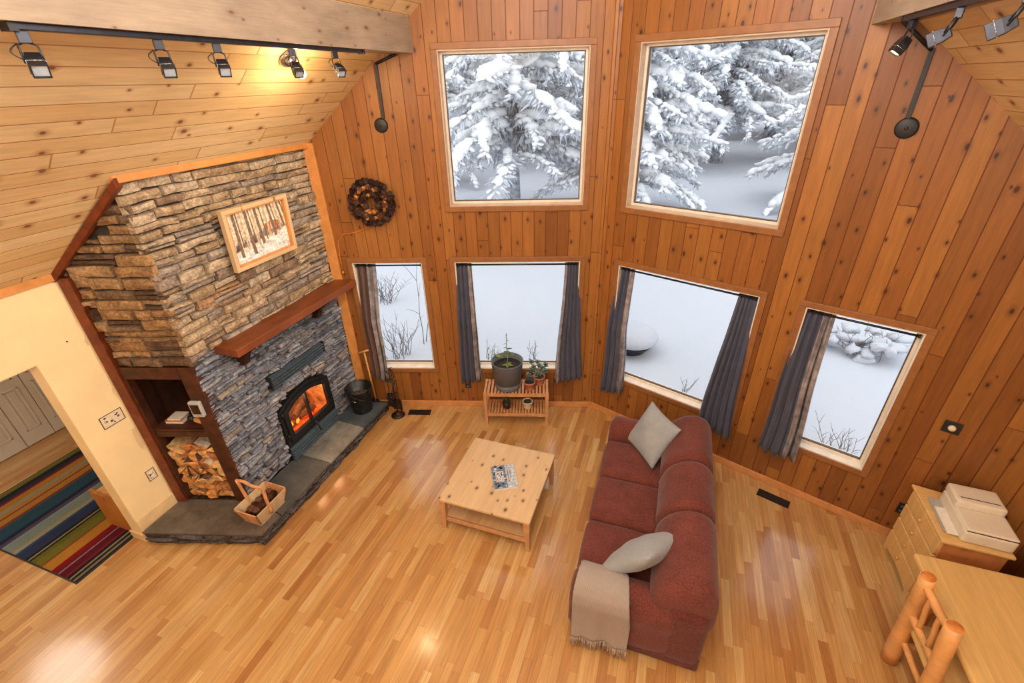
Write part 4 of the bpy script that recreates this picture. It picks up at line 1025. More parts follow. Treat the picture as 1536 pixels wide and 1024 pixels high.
for a, b in zip(ys, ys[1:]):
    bm = NB(); rbox(bm, -.345, .26, a+.009, b-.009, .275, .465, .055, 12, (0.012, .008, .022), jit=.006, seed=a); obj('seat_cushion', bm, 'sofa', so, world=True, norm=True)
bm = NB(); rbox(bm, .34, .615, 2.03, 4.13, .08, .66, .06, 10); obj('back_frame', bm, 'sofad', so, world=True)
yb_ = (2.065, 2.775, 3.33, 3.99)
for a, b in zip(yb_, yb_[1:]):
    pr = spline([(.27, .44), (.205, .56), (.225, .70), (.30, .82), (.42, .895), (.54, .89), (.625, .80), (.65, .64), (.635, .46), (.50, .44)])
    bm = NB(); loft(bm, pr, a, b, .075, 16, .30); obj('back_cushion', bm, 'sofa', so, world=True)
for s, ya, yb in ((0, 2.025, 2.275), (1, 3.885, 4.135)):
    bm = NB(); pr = spline([(ya+.015, .10), (ya+.0, .34), (ya-.012, .50), (ya+.04, .60), (ya+.125, .63), (ya+.21, .60), (ya+.262, .50), (ya+.25, .34), (ya+.24, .10)])
    n = 16; rings = []
    for i in range(n+1):
        t = i/n; x = -.345+.76*t; d = x+.345; k = 1-.22*(1-math.sqrt(max(0, 1-((.06-d)/.06)**2))) if d < .06 else 1
        sink = 0; k *= 1-.30*max(0, (x-.15)/.40)**2
        rings.append([bm.verts.new((x, ya+.125+(p[0]-ya-.125)*k, .30+(p[1]-.30)*k-sink*(p[1] > .3))) for p in pr])
    m = len(pr)
    for A_, B_ in zip(rings, rings[1:]):
        for k in range(m): bm.faces.new((A_[k], A_[(k+1) % m], B_[(k+1) % m], B_[k])).smooth = True
    bm.faces.new(rings[0]); bm.faces.new(rings[-1][::-1]); obj('armrest', bm, 'sofa', so, world=True)
# loose cushions
def pillow(name, lab, X, side_, th, seed):
    n = 26; bm = NB(); top = {}
    g = random.Random(seed)
    for s in (1, -1):
        for i in range(n+1):
            for j in range(n+1):
                u, v = 2*i/n-1, 2*j/n-1; edge = i in (0, n) or j in (0, n)
                if edge and s == -1: top[(i, j, -1)] = top[(i, j, 1)]; continue
                px_ = u*(1-.075*(1-v*v)); py_ = v*(1-.075*(1-u*u))
                h = ((1-u**2)*(1-v**2))**.48
                wr_ = mnoise.noise(Vector((u*2.3+seed, v*2.3, s)))*.10+.06*math.sin(5*(u+v)+seed)*(1-abs(u-v)/2)*h
                z = s*th/2*h*(1+wr_) if not edge else 0
                top[(i, j, s)] = bm.verts.new(X @ Vector((px_*side_/2, py_*side_/2, z)))
        for i in range(n):
            for j in range(n):
                q = [top[(i, j, s)], top[(i+1, j, s)], top[(i+1, j+1, s)], top[(i, j+1, s)]]
                bm.faces.new(q if s == 1 else q[::-1]).smooth = True
    o = obj(name, bm, 'pillow'); tag(o, lab, 'cushion', 'grey scatter cushions on the sofa'); return o
e1 = (Vector((.076, 4.1, .864))-Vector((.37, 3.696, .878))).normalized(); nn = Vector((-.698, -.489, .523)).normalized(); e2 = nn.cross(e1)
X = Matrix((e1, e2, nn)).transposed().to_4x4(); X.translation = Vector((.121, 3.816, .658))+nn*.0+Vector((-.03, -.03, .035))
pillow('scatter_cushion', 'grey linen cushion standing on its corner at the window end of the sofa', X, .50, .17, 1)
d1p = Vector((.505, .317, .20)).normalized(); n0_ = Vector((-.2, .75, .70)); nn = (n0_-d1p*n0_.dot(d1p)).normalized(); d2p = nn.cross(d1p)
e1 = (d1p+d2p).normalized(); e2 = nn.cross(e1); X = Matrix((e1, e2, nn)).transposed().to_4x4(); X.translation = (.118, 2.415, .675)
pillow('scatter_cushion', 'grey linen cushion slumped over the near armrest beside the throw', X, .545, .20, 6)
# throw blanket
def throw_mat():
    t = NT('woven_throw'); co = t.co(); xyz = t.sep(co)
    a = t.m_('SINE', t.m_('MULTIPLY', t.m_('ADD', xyz[0], t.m_('ADD', xyz[2], xyz[1])), 420.)); b = t.m_('SINE', t.m_('MULTIPLY', t.m_('SUBTRACT', xyz[0], t.m_('ADD', xyz[2], xyz[1])), 420.))
    f = t.m_('MULTIPLY', a, b); t.bump(f, .6, .006)
    return t.fin(t.ramp(t.m_('ADD', t.m_('MULTIPLY', f, .5), .5), [(.2, (156, 142, 134)), (.8, (190, 180, 172))]), .95, 0, .15)
M['throw'] = throw_mat()
th = thing('throw_blanket', 'taupe woven throw with fringe draped over the near sofa arm', 'blanket', (-.10, 2.06, .63))
path = [(2.34, .475), (2.30, .51), (2.293, .56), (2.265, .62), (2.20, .648), (2.13, .654), (2.06, .635), (2.012, .58), (1.995, .50), (2.003, .40), (2.005, .30), (1.998, .2), (1.985, .12)]
bm = NB(); nx = 30; gr = []
def tx(u, j):
    f = j/(len(path)-1); x0_ = -.325+.02*f; x1_ = .01+.10*min(1, f*1.3)
    return x0_+(x1_-x0_)*u
dense = []
for j in range(len(path)-1):
    for k in range(4): t = k/4; dense.append((j+t, path[j][0]*(1-t)+path[j+1][0]*t, path[j][1]*(1-t)+path[j+1][1]*t))
dense.append((len(path)-1, *path[-1]))
for j, y, z in dense:
    row = []
    for i in range(nx+1):
        u = i/nx; f = max(0, j/12-.62)/.38
        st_ = 3.6*max(0, u-.28)/.72 if u > .28 else 3.2*(1-u/.28)**2      # slanting top edge
        jj = st_+(12-st_)*j/12; ji = min(int(jj), 11); jf = jj-ji; y = path[ji][0]*(1-jf)+path[ji+1][0]*jf; z = path[ji][1]*(1-jf)+path[ji+1][1]*jf;  wv = math.sin(u*17+1)*.010*f+math.sin(u*7+.4)*.012*f
        row.append(bm.verts.new((tx(u, jj)+.02*max(0, 1-u/.3)*max(0, 1-j/5), y-.008-wv-.004, z+.006)))
    gr.append(row)
for a, b in zip(gr, gr[1:]):
    for i in range(nx): bm.faces.new((a[i], a[i+1], b[i+1], b[i])).smooth = True
ends = [v.co.copy() for v in gr[-1]]
obj('woven_cloth', bm, 'throw', th, world=True, solid=.010)
bm = NB(); g = random.Random(9)
for i in range(0, 58):
    u = i/57*(len(ends)-1); k = min(int(u), len(ends)-2); p = ends[k].lerp(ends[k+1], u-k); dx = g.uniform(-.012, .012)
    tube(bm, [p, p+Vector((dx*.4, -.003, -.04)), p+Vector((dx, -.012+g.uniform(-.006, .003), -.085-g.random()*.02))], .0034, 5)
o = obj('fringe', bm, pm('fringe_yarn', (176, 162, 152)), th, world=True); o['kind'] = 'stuff'

# ------------------------------------------------------------------ plant bench and pots
PB = Matrix.Translation((-1.91, 4.187, 0)) @ Matrix.Rotation(A1, 4, 'Z')
be = thing('plant_bench', 'slatted teak bench with a lower shelf holding plants under the window', 'bench', PB.translation, A1)
L, D, H_ = .80, .325, .49
for x in (0, L-.04):
    for y in (0, D-.04):
        bm = NB(); box(bm, x, x+.04, y, y+.04, 0, H_-.002); obj('leg', bm, 'bench', be, bevel=.003)
bm = NB()
for z in (H_-.05, .135):
    box(bm, .04, L-.04, .006, .03, z, z+.036); box(bm, .04, L-.04, D-.03, D-.006, z, z+.036)
    box(bm, .006, .03, .04, D-.04, z, z+.036); box(bm, L-.03, L-.006, .04, D-.04, z, z+.036)
obj('rail', bm, 'bench', be, bevel=.002)
n = 19
for zz, nm in ((H_-.012, 'top_slat'), (.172, 'shelf_slat')):
    for k in range(n):
        x = .042+(L-.084-.026)*k/(n-1) if nm == 'shelf_slat' else .004+(L-.008-.028)*k/(n-1)
        bm = NB(); box(bm, x, x+.027, .004 if zz > .3 else .03, D-.004 if zz > .3 else D-.03, zz, zz+.014); obj(nm, bm, 'bench', be, bevel=.002)
def at(x, y, z): return PB @ Vector((x, y, z))
def pot(name, lab, cat, loc, prof, soil_r, soil_z, m, n=28, group=None):
    o = thing(name, lab, cat, loc, 0, group); bm = NB(); lathe(bm, prof, n=n); obj('pot', bm, m, o)
    bm = NB(); lathe(bm, [(0, soil_z-.004), (soil_r, soil_z), (soil_r, soil_z-.01), (0, soil_z-.012)], n=n); obj('soil', bm, 'soil', o); return o
zb0 = H_+.0025
pl = pot('planter', 'big round grey planter with a spindly seedling on the slatted bench', 'planter', at(.295, .165, zb0), [(0, 0), (.150, 0), (.158, .012), (.163, .075), (.152, .080), (.152, .086), (.166, .09), (.194, .365), (.197, .375), (.187, .375), (.178, .29), (0, .285)], .176, .30, 'planter', 40)
bm = NB(); lathe(bm, [(.1535, .077), (.1555, .079), (.1555, .087), (.1535, .089)], n=40); obj('dark_joint', bm, 'black', pl)
def leaf(bm, p, d, L_, w_, droop=.3):
    d = Vector(d).normalized(); s = d.cross(Vector((0, 0, 1)));  s = s.normalized() if s.length > .01 else Vector((1, 0, 0)); u = s.cross(d); pr = []
    for k in range(6):
        t = k/5; c = Vector(p)+d*L_*t-Vector((0, 0, droop*L_*t*t)); w__ = w_*math.sin(PI*min(1, t*.92+.08))**.8
        pr.append((bm.verts.new(c-s*w__+u*w__*.25), bm.verts.new(c-u*.0), bm.verts.new(c+s*w__+u*w__*.25)))
    for a, b in zip(pr, pr[1:]):
        bm.faces.new((a[0], a[1], b[1], b[0])).smooth = True; bm.faces.new((a[1], a[2], b[2], b[1])).smooth = True
pz = .30
bm = NB(); tube(bm, [(.0, 0, pz), (.01, .0, pz+.12), (-.005, .01, pz+.26), (.0, .01, pz+.44)], .005, 7); tube(bm, [(.005, 0, pz+.10), (.05, .01, pz+.16), (.09, .015, pz+.17)], .004, 6); obj('plant_stem', bm, 'stem', pl)
bm = NB(); g = random.Random(2)
for z, a, l in ((.16, .2, .09), (.17, 2.4, .08), (.18, 4.2, .06), (.20, 5.4, .10), (.22, .9, .08), (.24, 3.1, .05), (.30, 3.6, .035), (.34, .6, .03), (.38, 2.2, .03), (.42, 4.8, .025)): leaf(bm, (.0, .005, pz+z), (math.cos(a), math.sin(a), .2), l, l*.22)
leaf(bm, (.06, .01, pz+.16), (1, -.2, .2), .09, .018); leaf(bm, (.03, .01, pz+.14), (.7, .6, .2), .08, .016)
obj('leaves', bm, 'leaf', pl, solid=.001)
bm = NB(); leaf(bm, (-.06, .06, pz+.06), (-1, .1, .1), .16, .026, .0)
for a in (0, 1.3, 2.2, 3.6, 4.9): leaf(bm, (.01, 0, pz+.01), (math.cos(a), math.sin(a), .05), .07, .016, .0)
q = obj('fallen_leaves', bm, 'leafy', pl, solid=.001); q['label'] = 'yellow green leaves lying over the rim'
tp = [(0, 0), (.052, 0), (.056, .01), (.066, .085), (.072, .088), (.074, .112), (.066, .112), (.060, .095), (0, .092)]
pa_ = pot('potted_succulent', 'terracotta pot at the front edge of the bench beside the grey planter', 'potted plant', at(.565, .105, zb0), tp, .06, .098, 'terra', group=None)
bm = NB(); g = random.Random(5)
for k in range(16): a = k*2.4; leaf(bm, (0, 0, .10+k*.002), (math.cos(a), math.sin(a), .5), .06, .017, .1)
obj('succulent_rosette', bm, pm('dark_rosette', (52, 62, 60)), pa_, solid=.004)
pb_ = pot('potted_succulent', 'terracotta pot with a branching blue grey succulent at the back of the bench', 'potted plant', at(.685, .215, zb0), [(r_*1.02, z*1.05) for r_, z in tp], .06, .102, 'terra')
bm = NB(); tips = []
for k in range(9):
    a = k*2.4+.4; p = Vector((0, 0, .10)); q = p+Vector((math.cos(a)*(.03+.09*g.random()), math.sin(a)*(.02+.06*g.random())-.02, .07+.12*g.random())); tube(bm, [p, p.lerp(q, .5)+Vector((0, 0, .02)), q], .006, 6); tips.append(q)
tips.append(Vector((-.12, -.06, .12))); tips.append(Vector((-.09, -.03, .18))); 
for q in tips[-2:]: tube(bm, [Vector((0, 0, .1)), q*.6+Vector((0, 0, .05)), q], .006, 6)
obj('plant_stem', bm, 'stem', pb_)
bm = NB()
for q in tips:
    for k in range(11): a = k*2.4; leaf(bm, q+Vector((0, 0, k*.003)), (math.cos(a), math.sin(a), .3+.05*k), .042, .013, -.1)
obj('succulent_leaves', bm, 'succ', pb_, solid=.004)
zs = .1885
pc_ = pot('potted_cutting', 'small dark pot with seedling standing in a glass on the lower bench shelf', 'potted plant', at(.272, .13, zs), [(0, .004), (.04, .004), (.048, .085), (.043, .085), (.04, .07), (0, .068)], .041, .072, 'black')
bm = NB(); lathe(bm, [(.052, 0), (.054, .035), (.057, .06), (.059, .06), (.056, .03), (.054, 0), (0, 0)], n=24); obj('glass_saucer', bm, 'stoveglass', pc_)
bm = NB()
for k in range(7): a = k*2.4; leaf(bm, (0, 0, .08+k*.006), (math.cos(a), math.sin(a), .5), .05, .014)
obj('leaves', bm, 'leaf', pc_, solid=.002)
pd_ = pot('potted_cutting', 'small cream pot with low green plant on the lower bench shelf', 'potted plant', at(.538, .13, zs), [(0, 0), (.046, 0), (.050, .01), (.062, .088), (.066, .092), (.066, .10), (.057, .10), (.052, .085), (0, .082)], .053, .088, 'creampot')
bm = NB()
for k in range(14): a = k*2.4; leaf(bm, (.02*math.cos(a*1.7), .02*math.sin(a*1.7), .088), (math.cos(a), math.sin(a), .6), .04, .012)
obj('leaves', bm, pm('dark_green_leaves', (58, 76, 56)), pd_, solid=.002)

# ------------------------------------------------------------------ floor vents
def fvent(c, rz, lab):
    o = thing('floor_vent', lab, 'floor vent', (c[0], c[1], 0), rz, None)
    bm = NB(); L2, D2 = .148, .052
    for a, b, c_, d in ((-L2, L2, -D2, -D2+.012), (-L2, L2, D2-.012, D2), (-L2, -L2+.012, -D2, D2), (L2-.012, L2, -D2, D2)): box(bm, a, b, c_, d, .0005, .006)
    obj('vent_frame', bm, 'black', o)
    bm = NB(); box(bm, -L2+.01, L2-.01, -D2+.01, D2-.01, .0005, .0015)
    for k in range(22): x = -.13+k*.26/21; box(bm, x-.002, x+.002, -.042, .042, .0015, .005)
    obj('slats', bm, 'black', o)
fvent((-2.84, 4.163), A1, 'dark floor vent beside the bronze fireplace tool stand'); fvent((1.362, 3.990), -A2, 'dark floor vent by the wall between sofa and dresser')

# ------------------------------------------------------------------ dresser with printer
DX0, DX1, DY0, DY1 = 2.235, 2.655, 3.165, 3.655
drs = thing('dresser', 'honey pine chest of drawers against the wall beside the window', 'dresser', ((DX0+DX1)/2, (DY0+DY1)/2, 0))
bm = NB(); prism(bm, [(DX0-.012, DY0-.015), (DX1, DY0-.03), (DX1, DY1), (DX0-.012, DY1+.085)], .715, .742); obj('top_board', bm, 'dresser', drs, world=True, bevel=.008)
bm = NB(); box(bm, DX0+.02, DX1-.012, DY0+.005, DY0+.025, .0, .715); prism(bm, [(DX0+.02, DY1+.03), (DX1-.012, DY1-.02), (DX1-.012, DY1), (DX0+.02, DY1+.052)], .0, .715); box(bm, DX1-.02, DX1-.012, DY0+.02, DY1-.01, .02, .715)
obj('side_panel', bm, 'dresside', drs, world=True, bevel=.003)
bm = NB(); box(bm, DX0+.028, DX0+.034, DY0+.02, DY1+.03, .05, .715); obj('carcass_back', bm, 'dresgap', drs, world=True)
zs_ = (.075, .235, .395, .555, .71)
for i, (a, b) in enumerate(zip(zs_, zs_[1:])):
    bm = NB(); box(bm, DX0-.006, DX0+.026, DY0+.012, DY1+.045, a+.010, b-.008); dw = obj('drawer', bm, 'dresser', drs, world=True, bevel=.006)
    for y in ((DY0+DY1)/2+.03,):
        bm = NB(); lathe(bm, [(0, .026), (.010, .025), (.014, .018), (.009, .008), (.008, 0), (0, 0)], n=14, X=Matrix.Translation((DX0-.006, y, (a+b)/2)) @ Matrix.Rotation(-PI/2, 4, 'Y')); obj('knob', bm, 'log', dw, world=True)
bm = NB(); n = 14; lo = []; 
pts = [(DY0+.005, .0), (DY0+.06, .0)]+[(DY0+.06+(DY1-DY0-.07)*k/n, .03+.028*math.sin(PI*k/n)) for k in range(n+1)]+[(DY1+.0, .0), (DY1+.05, .0), (DY1+.05, .075), (DY0+.005, .075)]
a = [bm.verts.new((DX0+.004, y, z)) for y, z in pts]; b = [bm.verts.new((DX0+.024, y, z)) for y, z in pts]
bm.faces.new(a); bm.faces.new(b[::-1])
for k in range(len(pts)): bm.faces.new((a[k], b[k], b[(k+1) % len(pts)], a[(k+1) % len(pts)]))
obj('plinth', bm, 'dresser', drs, world=True)
PX = Matrix.Translation((2.50, 3.36, .7435)) @ Matrix.Rotation(R(-3), 4, 'Z')
pr = thing('printer', 'cream printer and scanner with top feeder on the chest of drawers', 'printer', PX.translation, R(-3))
bm = NB(); rbox(bm, -.155, .155, -.185, .25, .0, .11, .018, 8); obj('printer_body', bm, 'printer', pr)
bm = NB(); rbox(bm, -.15, .15, -.178, .05, .112, .128, .008, 8); obj('scanner_lid', bm, 'printer', pr)
bm = NB(); rbox(bm, -.152, .152, .05, .255, .108, .185, .016, 8); fd = obj('document_feeder', bm, 'printer', pr)
bm = NB(); box(bm, -.12, .12, .098, .104, .1845, .187); obj('feed_slot', bm, 'bronze', fd)
bm = NB(); box(bm, -.148, .148, -.1805, -.1775, .1085, .1125); obj('lid_seam', bm, 'bronze', pr)
bm = NB(); box(bm, -.235, -.150, -.12, .22, .004, .016); box(bm, -.235, -.228, -.12, .22, .016, .028); obj('paper_tray', bm, 'printgrey', pr, bevel=.004)
bm = NB(); box(bm, -.225, -.156, -.15, .12, .0165, .022); obj('paper_sheet', bm, 'paper', pr)

# ------------------------------------------------------------------ log dining table and chair
TZ = .75; TX0, TX1, TY0, TY1 = 1.985, 3.0-.06, 1.15, 2.97
tb_ = thing('dining_table', 'honey coloured pine table with log edges in the corner by the dresser', 'table', ((TX0+TX1)/2, (TY0+TY1)/2, 0))
bm = NB(); box(bm, TX0, TX1, TY0, TY1, TZ-.045, TZ); obj('table_top', bm, 'tabletop', tb_, world=True, bevel=.014)
for x in (TX0+.16, TX1-.12):
    for y in (TY0+.14, TY1-.14):
        bm = NB(); tube(bm, [(x, y, 0), (x, y, .35), (x, y, TZ-.045)], lambda t: .052-.006*t, 14); obj('leg', bm, 'log', tb_, world=True)
for (p, q) in (((TX0+.16, TY0+.14, .62), (TX0+.16, TY1-.14, .62)), ((TX1-.12, TY0+.14, .62), (TX1-.12, TY1-.14, .62)), ((TX0+.16, TY0+.14, .62), (TX1-.12, TY0+.14, .62)), ((TX0+.16, TY1-.14, .62), (TX1-.12, TY1-.14, .62))):
    bm = NB(); cyl(bm, p, q, .036, 12); obj('apron_log', bm, 'log', tb_, world=True)
ch = thing('log_chair', 'peeled log chair with thick posts pushed up to the pine table', 'chair', (2.05, 2.4, 0))
def logtube(bm, p, q, r0, r1, n=14, seed=0, k=7, wob=.006):
    p, q = Vector(p), Vector(q); pts = []
    for i in range(k+1): t = i/k; pts.append(p.lerp(q, t)+(mnoise.noise_vector(Vector((seed, t*2.5, 1)))*wob if 0 < i < k else Vector((0, 0, 0))))
    tube(bm, pts, lambda t: (r0+(r1-r0)*t)*(1+.05*math.sin(t*9+seed)), n)
BT = [Vector((1.842, 2.548, 1.0)), Vector((1.858, 2.232, 1.0))]; BB = [Vector((1.962, 2.60, 0)), Vector((1.975, 2.19, 0))]
for i in (0, 1):
    bm = NB(); logtube(bm, BB[i], BT[i], .053, .043, 16, i*5); ps = obj('back_post', bm, 'log', ch, world=True)
    dv = (BT[i]-BB[i]).normalized(); bm = NB(); X = Matrix.Translation(BT[i]) @ dv.to_track_quat('Z', 'Y').to_matrix().to_4x4(); lathe(bm, [(0, .003), (.038, .002), (.041, -.002), (0, -.003)], n=16, X=X); obj('post_end', bm, 'logend', ps, world=True)
def onp(i, z): t = z; return BB[i].lerp(BT[i], t)
bm = NB(); logtube(bm, onp(0, .92), onp(1, .92), .026, .024, 12, 3, wob=.012); obj('back_rail', bm, 'log', ch, world=True)
bm = NB(); logtube(bm, onp(0, .60), onp(1, .60), .026, .022, 12, 8, wob=.012); obj('back_rail', bm, 'log', ch, world=True)
for f_ in (.30, .66):
    bm = NB(); logtube(bm, onp(0, .60).lerp(onp(1, .60), f_), onp(0, .92).lerp(onp(1, .92), f_), .017, .015, 10, f_*9, wob=.010); obj('spindle', bm, 'log', ch, world=True)
bm = NB(); rbox(bm, 1.93, 2.36, 2.18, 2.61, .42, .465, .02, 8); obj('seat', bm, 'tabletop', ch, world=True)
for y in (2.20, 2.59):
    bm = NB(); logtube(bm, (2.33, y, 0), (2.33, y, .43), .042, .036, 12, y); obj('front_leg', bm, 'log', ch, world=True)
    bm = NB(); logtube(bm, (1.95, y, .22), (2.33, y, .22), .02, .02, 10, y); obj('stretcher', bm, 'log', ch, world=True)
for x in (1.945, 2.33):
    bm = NB(); logtube(bm, (x, 2.20, .30), (x, 2.59, .30), .02, .02, 10, x); obj('stretcher', bm, 'log', ch, world=True)

# ------------------------------------------------------------------ hearth things
BK = Matrix.Translation((-3.432, 2.145, .1525))
ba = thing('trug_basket', 'pale wooden trug with log handle full of cones on the hearth', 'basket', BK.translation)
bw, bl_, tw, tl_, hh = .105, .155, .145, .195, .175
def slant(bm, a0, a1, b0, b1, t=.012, inward=(0, 0, 0)):
    iv = Vector(inward)*t; v = [Vector(p) for p in (a0, a1, b1, b0)]; o_ = [bm.verts.new(p) for p in v]; i_ = [bm.verts.new(p+iv) for p in v]
    bm.faces.new(o_); bm.faces.new(i_[::-1])
    for k in range(4): bm.faces.new((o_[k], i_[k], i_[(k+1) % 4], o_[(k+1) % 4]))
for s in (-1, 1):
    bm = NB(); slant(bm, (s*bw, -bl_, .012), (s*bw, bl_, .012), (s*tw, -tl_, hh), (s*tw, tl_, hh), .012, (-s, 0, 0)); obj('side_board', bm, 'basket', ba, norm=True)
    bm = NB(); slant(bm, (-bw, s*bl_, .012), (bw, s*bl_, .012), (-tw, s*tl_, hh), (tw, s*tl_, hh), .014, (0, -s, 0)); obj('end_board', bm, 'basketh', ba)
bm = NB(); box(bm, -bw, bw, -bl_, bl_, 0, .014); obj('bottom_board', bm, 'basket', ba)
for s in (-1, 1):
    bm = NB(); logtube(bm, (s*.132, -.03, .06), (s*.152, -.045, .42), .017, .015, 10, s); obj('handle_upright', bm, 'basketh', ba)
bm = NB(); logtube(bm, (-.165, -.045, .405), (.165, -.045, .405), .015, .014, 10, 5, wob=.016); obj('handle_bar', bm, 'basketh', ba)
bm = NB(); cone_mesh(bm, .075, .034, 60); pc0 = obj('pine_cone', bm, 'cone'); g = random.Random(17); cnt = 0
wh = ['against the near end', 'near the near end', 'under the handle', 'in the middle', 'past the middle', 'near the far end']; sd_ = ['fireplace side', 'centre', 'room side']
for layer in range(2):
    for iy in range(5 if layer else 5):
        for ix in range(3 if layer == 0 else 2):
            o = pc0 if cnt == 0 else pc0.copy()
            if cnt: C.objects.link(o)
            cnt += 1
            yy = -.118+iy*.056 + (.015 if layer else 0); xx = (ix-1)*.064 if layer == 0 else (ix-.5)*.066
            o.location = BK @ Vector((xx+g.uniform(-.006, .006), yy, .078+layer*.05)); o.rotation_euler = (g.uniform(1, 2.1), g.uniform(-.5, .5), g.uniform(0, 6)); s_ = g.uniform(.78, .9); o.scale = (s_,)*3
            tag(o, 'brown pine cone in the %s of the trug, %s, %s' % ('lower layer' if layer == 0 else 'top layer', wh[iy], sd_[ix] if layer == 0 else ('fireplace side', 'room side')[ix]), 'pine cone', 'pine cones in the trug')
bu = thing('ash_bucket', 'blackened metal bucket of ash standing on the hearth end', 'bucket', (-3.468, 3.835, .153))
bm = NB(); lathe(bm, [(0, .004), (.115, .004), (.118, 0), (.122, .012), (.160, .335), (.167, .342), (.164, .352), (.155, .345), (.116, .02), (0, .02)], n=36); obj('bucket_shell', bm, 'bucket', bu)
bm = NB(); lathe(bm, [(0, .25), (.06, .235), (.12, .22), (.143, .215), (.13, .15), (0, .15)], n=24)
for v in bm.verts: v.co.z += mnoise.noise(v.co*22)*.02
obj('ash', bm, 'ash', bu)
bm = NB(); tube(bm, [(.158*math.cos(a), .158*math.sin(a)*.55-.08, .33-.09*math.sin(abs(a-PI/2-PI))) for a in [PI+PI*i/12 for i in range(13)]], .004, 6); obj('wire_handle', bm, 'iron', bu)
for s in (-1, 1):
    bm = NB(); rbox(bm, s*.166-.012, s*.166+.012, -.02, .02, .29, .335, .008, 4); obj('handle_ear', bm, 'bucket', bu)
bm = NB(); rbox(bm, -.03, .05, -.156, -.146, .225, .232, .003, 4); obj('seam_strap', bm, 'chrome', bu)
# wooden T handled rake leaning behind the bucket
rk = thing('ash_rake', 'pale wooden T handled hearth rake leaning in the corner behind the bucket', 'fire tool', (-3.40, 4.02, .153))
p0, p1 = Vector((-3.395, 4.03, .17)), Vector((-3.47, 4.085, .885))
bm = NB(); cyl(bm, p0, p1, .011, 10); obj('shaft', bm, 'ashwood', rk, world=True)
bm = NB(); cyl(bm, p1+Vector((-.068, -.035, -.025)), p1+Vector((.075, .0, .03)), .013, 10); obj('cross_grip', bm, 'ashwood', rk, world=True)
bm = NB(); box(bm, -3.445, -3.345, 4.022, 4.032, .153, .2); obj('rake_blade', bm, 'iron', rk, world=True)
# bronze tool stand
TS = Vector((-3.085, 4.025, 0)); ts = thing('fireplace_tool_stand', 'bronze tool stand on a round foot with scroll top beside the hearth', 'fire tool stand', TS)
bm = NB(); lathe(bm, [(0, 0), (.085, 0), (.092, .008), (.08, .02), (.05, .03), (.02, .045), (.016, .06), (0, .06)], n=24); obj('foot', bm, 'bronze', ts)
bm = NB(); cyl(bm, (0, 0, .05), (0, 0, .62), .010, 10)
for s in (-1, 1): tube(bm, [(s*(.012+.022*math.sin(t*PI*5)), .012*math.cos(t*PI*5), .10+t*.5) for t in [i/30 for i in range(31)]], .005, 6)
obj('twisted_post', bm, 'bronze', ts)
bm = NB()
for a in (0, 2.1, 4.2):
    tube(bm, [((.01+.05*t*(1.2-t))*math.cos(a)*1.4+.015*math.sin(t*7), (.01+.05*t)*math.sin(a), .58+.14*t+.03*math.sin(t*PI)) for t in [i/14 for i in range(15)]], .006, 6)
lathe(bm, [(0, .74), (.012, .735), (.016, .72), (.010, .70), (0, .70)], n=12); tube(bm, [(-.07, 0, .56), (-.03, -.01, .575), (.03, -.01, .575), (.07, 0, .56)], .006, 6)
obj('scroll_top', bm, 'bronze', ts)
def hang(name, lab, cat, x, y, mk, m='bronze'):
    o = thing(name, lab, cat, TS+Vector((x, y, .10)), 0, 'tools hanging on the bronze stand')
    bm = NB(); tube(bm, [(0, 0, .20), (0, 0, .45)], .005, 6); tube(bm, [(0, .0, .45), (.012, -.006, .475), (.0, -.008, .49), (-.010, -.006, .47)], .004, 6); obj('tool_rod', bm, m, o)
    mk(o)
def shovel(o):
    bm = NB(); a = [(-.045, 0, .22), (.045, 0, .22), (.055, .0, .06), (-.055, .0, .06)]; v = [bm.verts.new(p) for p in a]; bm.faces.new(v); obj('shovel_pan', bm, 'bronze', o, solid=.004)
    bm = NB(); box(bm, -.055, -.048, -.03, .002, .06, .22); box(bm, .048, .055, -.03, .002, .06, .22); obj('pan_lip', bm, 'bronze', o)
def brush(o):
    bm = NB(); rbox(bm, -.04, .04, -.018, .018, .14, .20, .012, 5); obj('brush_head', bm, 'bronze', o)
    bm = NB(); g2 = random.Random(1)
    for k in range(70): x, y = g2.uniform(-.035, .035), g2.uniform(-.014, .014); cyl(bm, (x, y, .14), (x*1.25, y*1.3, .03), .0018, 4)
    q = obj('bristles', bm, 'black', o); q['kind'] = 'stuff'
def poker(o):
    bm = NB(); tube(bm, [(0, 0, .2), (0, 0, .05), (.004, 0, -.03)], .005, 6); tube(bm, [(0, 0, .04), (.025, 0, .03), (.03, 0, .01)], .004, 6); obj('poker_tip', bm, 'bronze', o)
hang('fire_shovel', 'bronze ash shovel hanging on the tool stand towards the floor vent', 'fire tool', .075, -.055, shovel)
hang('hearth_brush', 'black bristled hearth brush hanging on the tool stand towards the bucket', 'fire tool', -.075, .0, brush)
hang('poker', 'bronze poker hanging at the back of the tool stand', 'fire tool', .01, .06, poker)

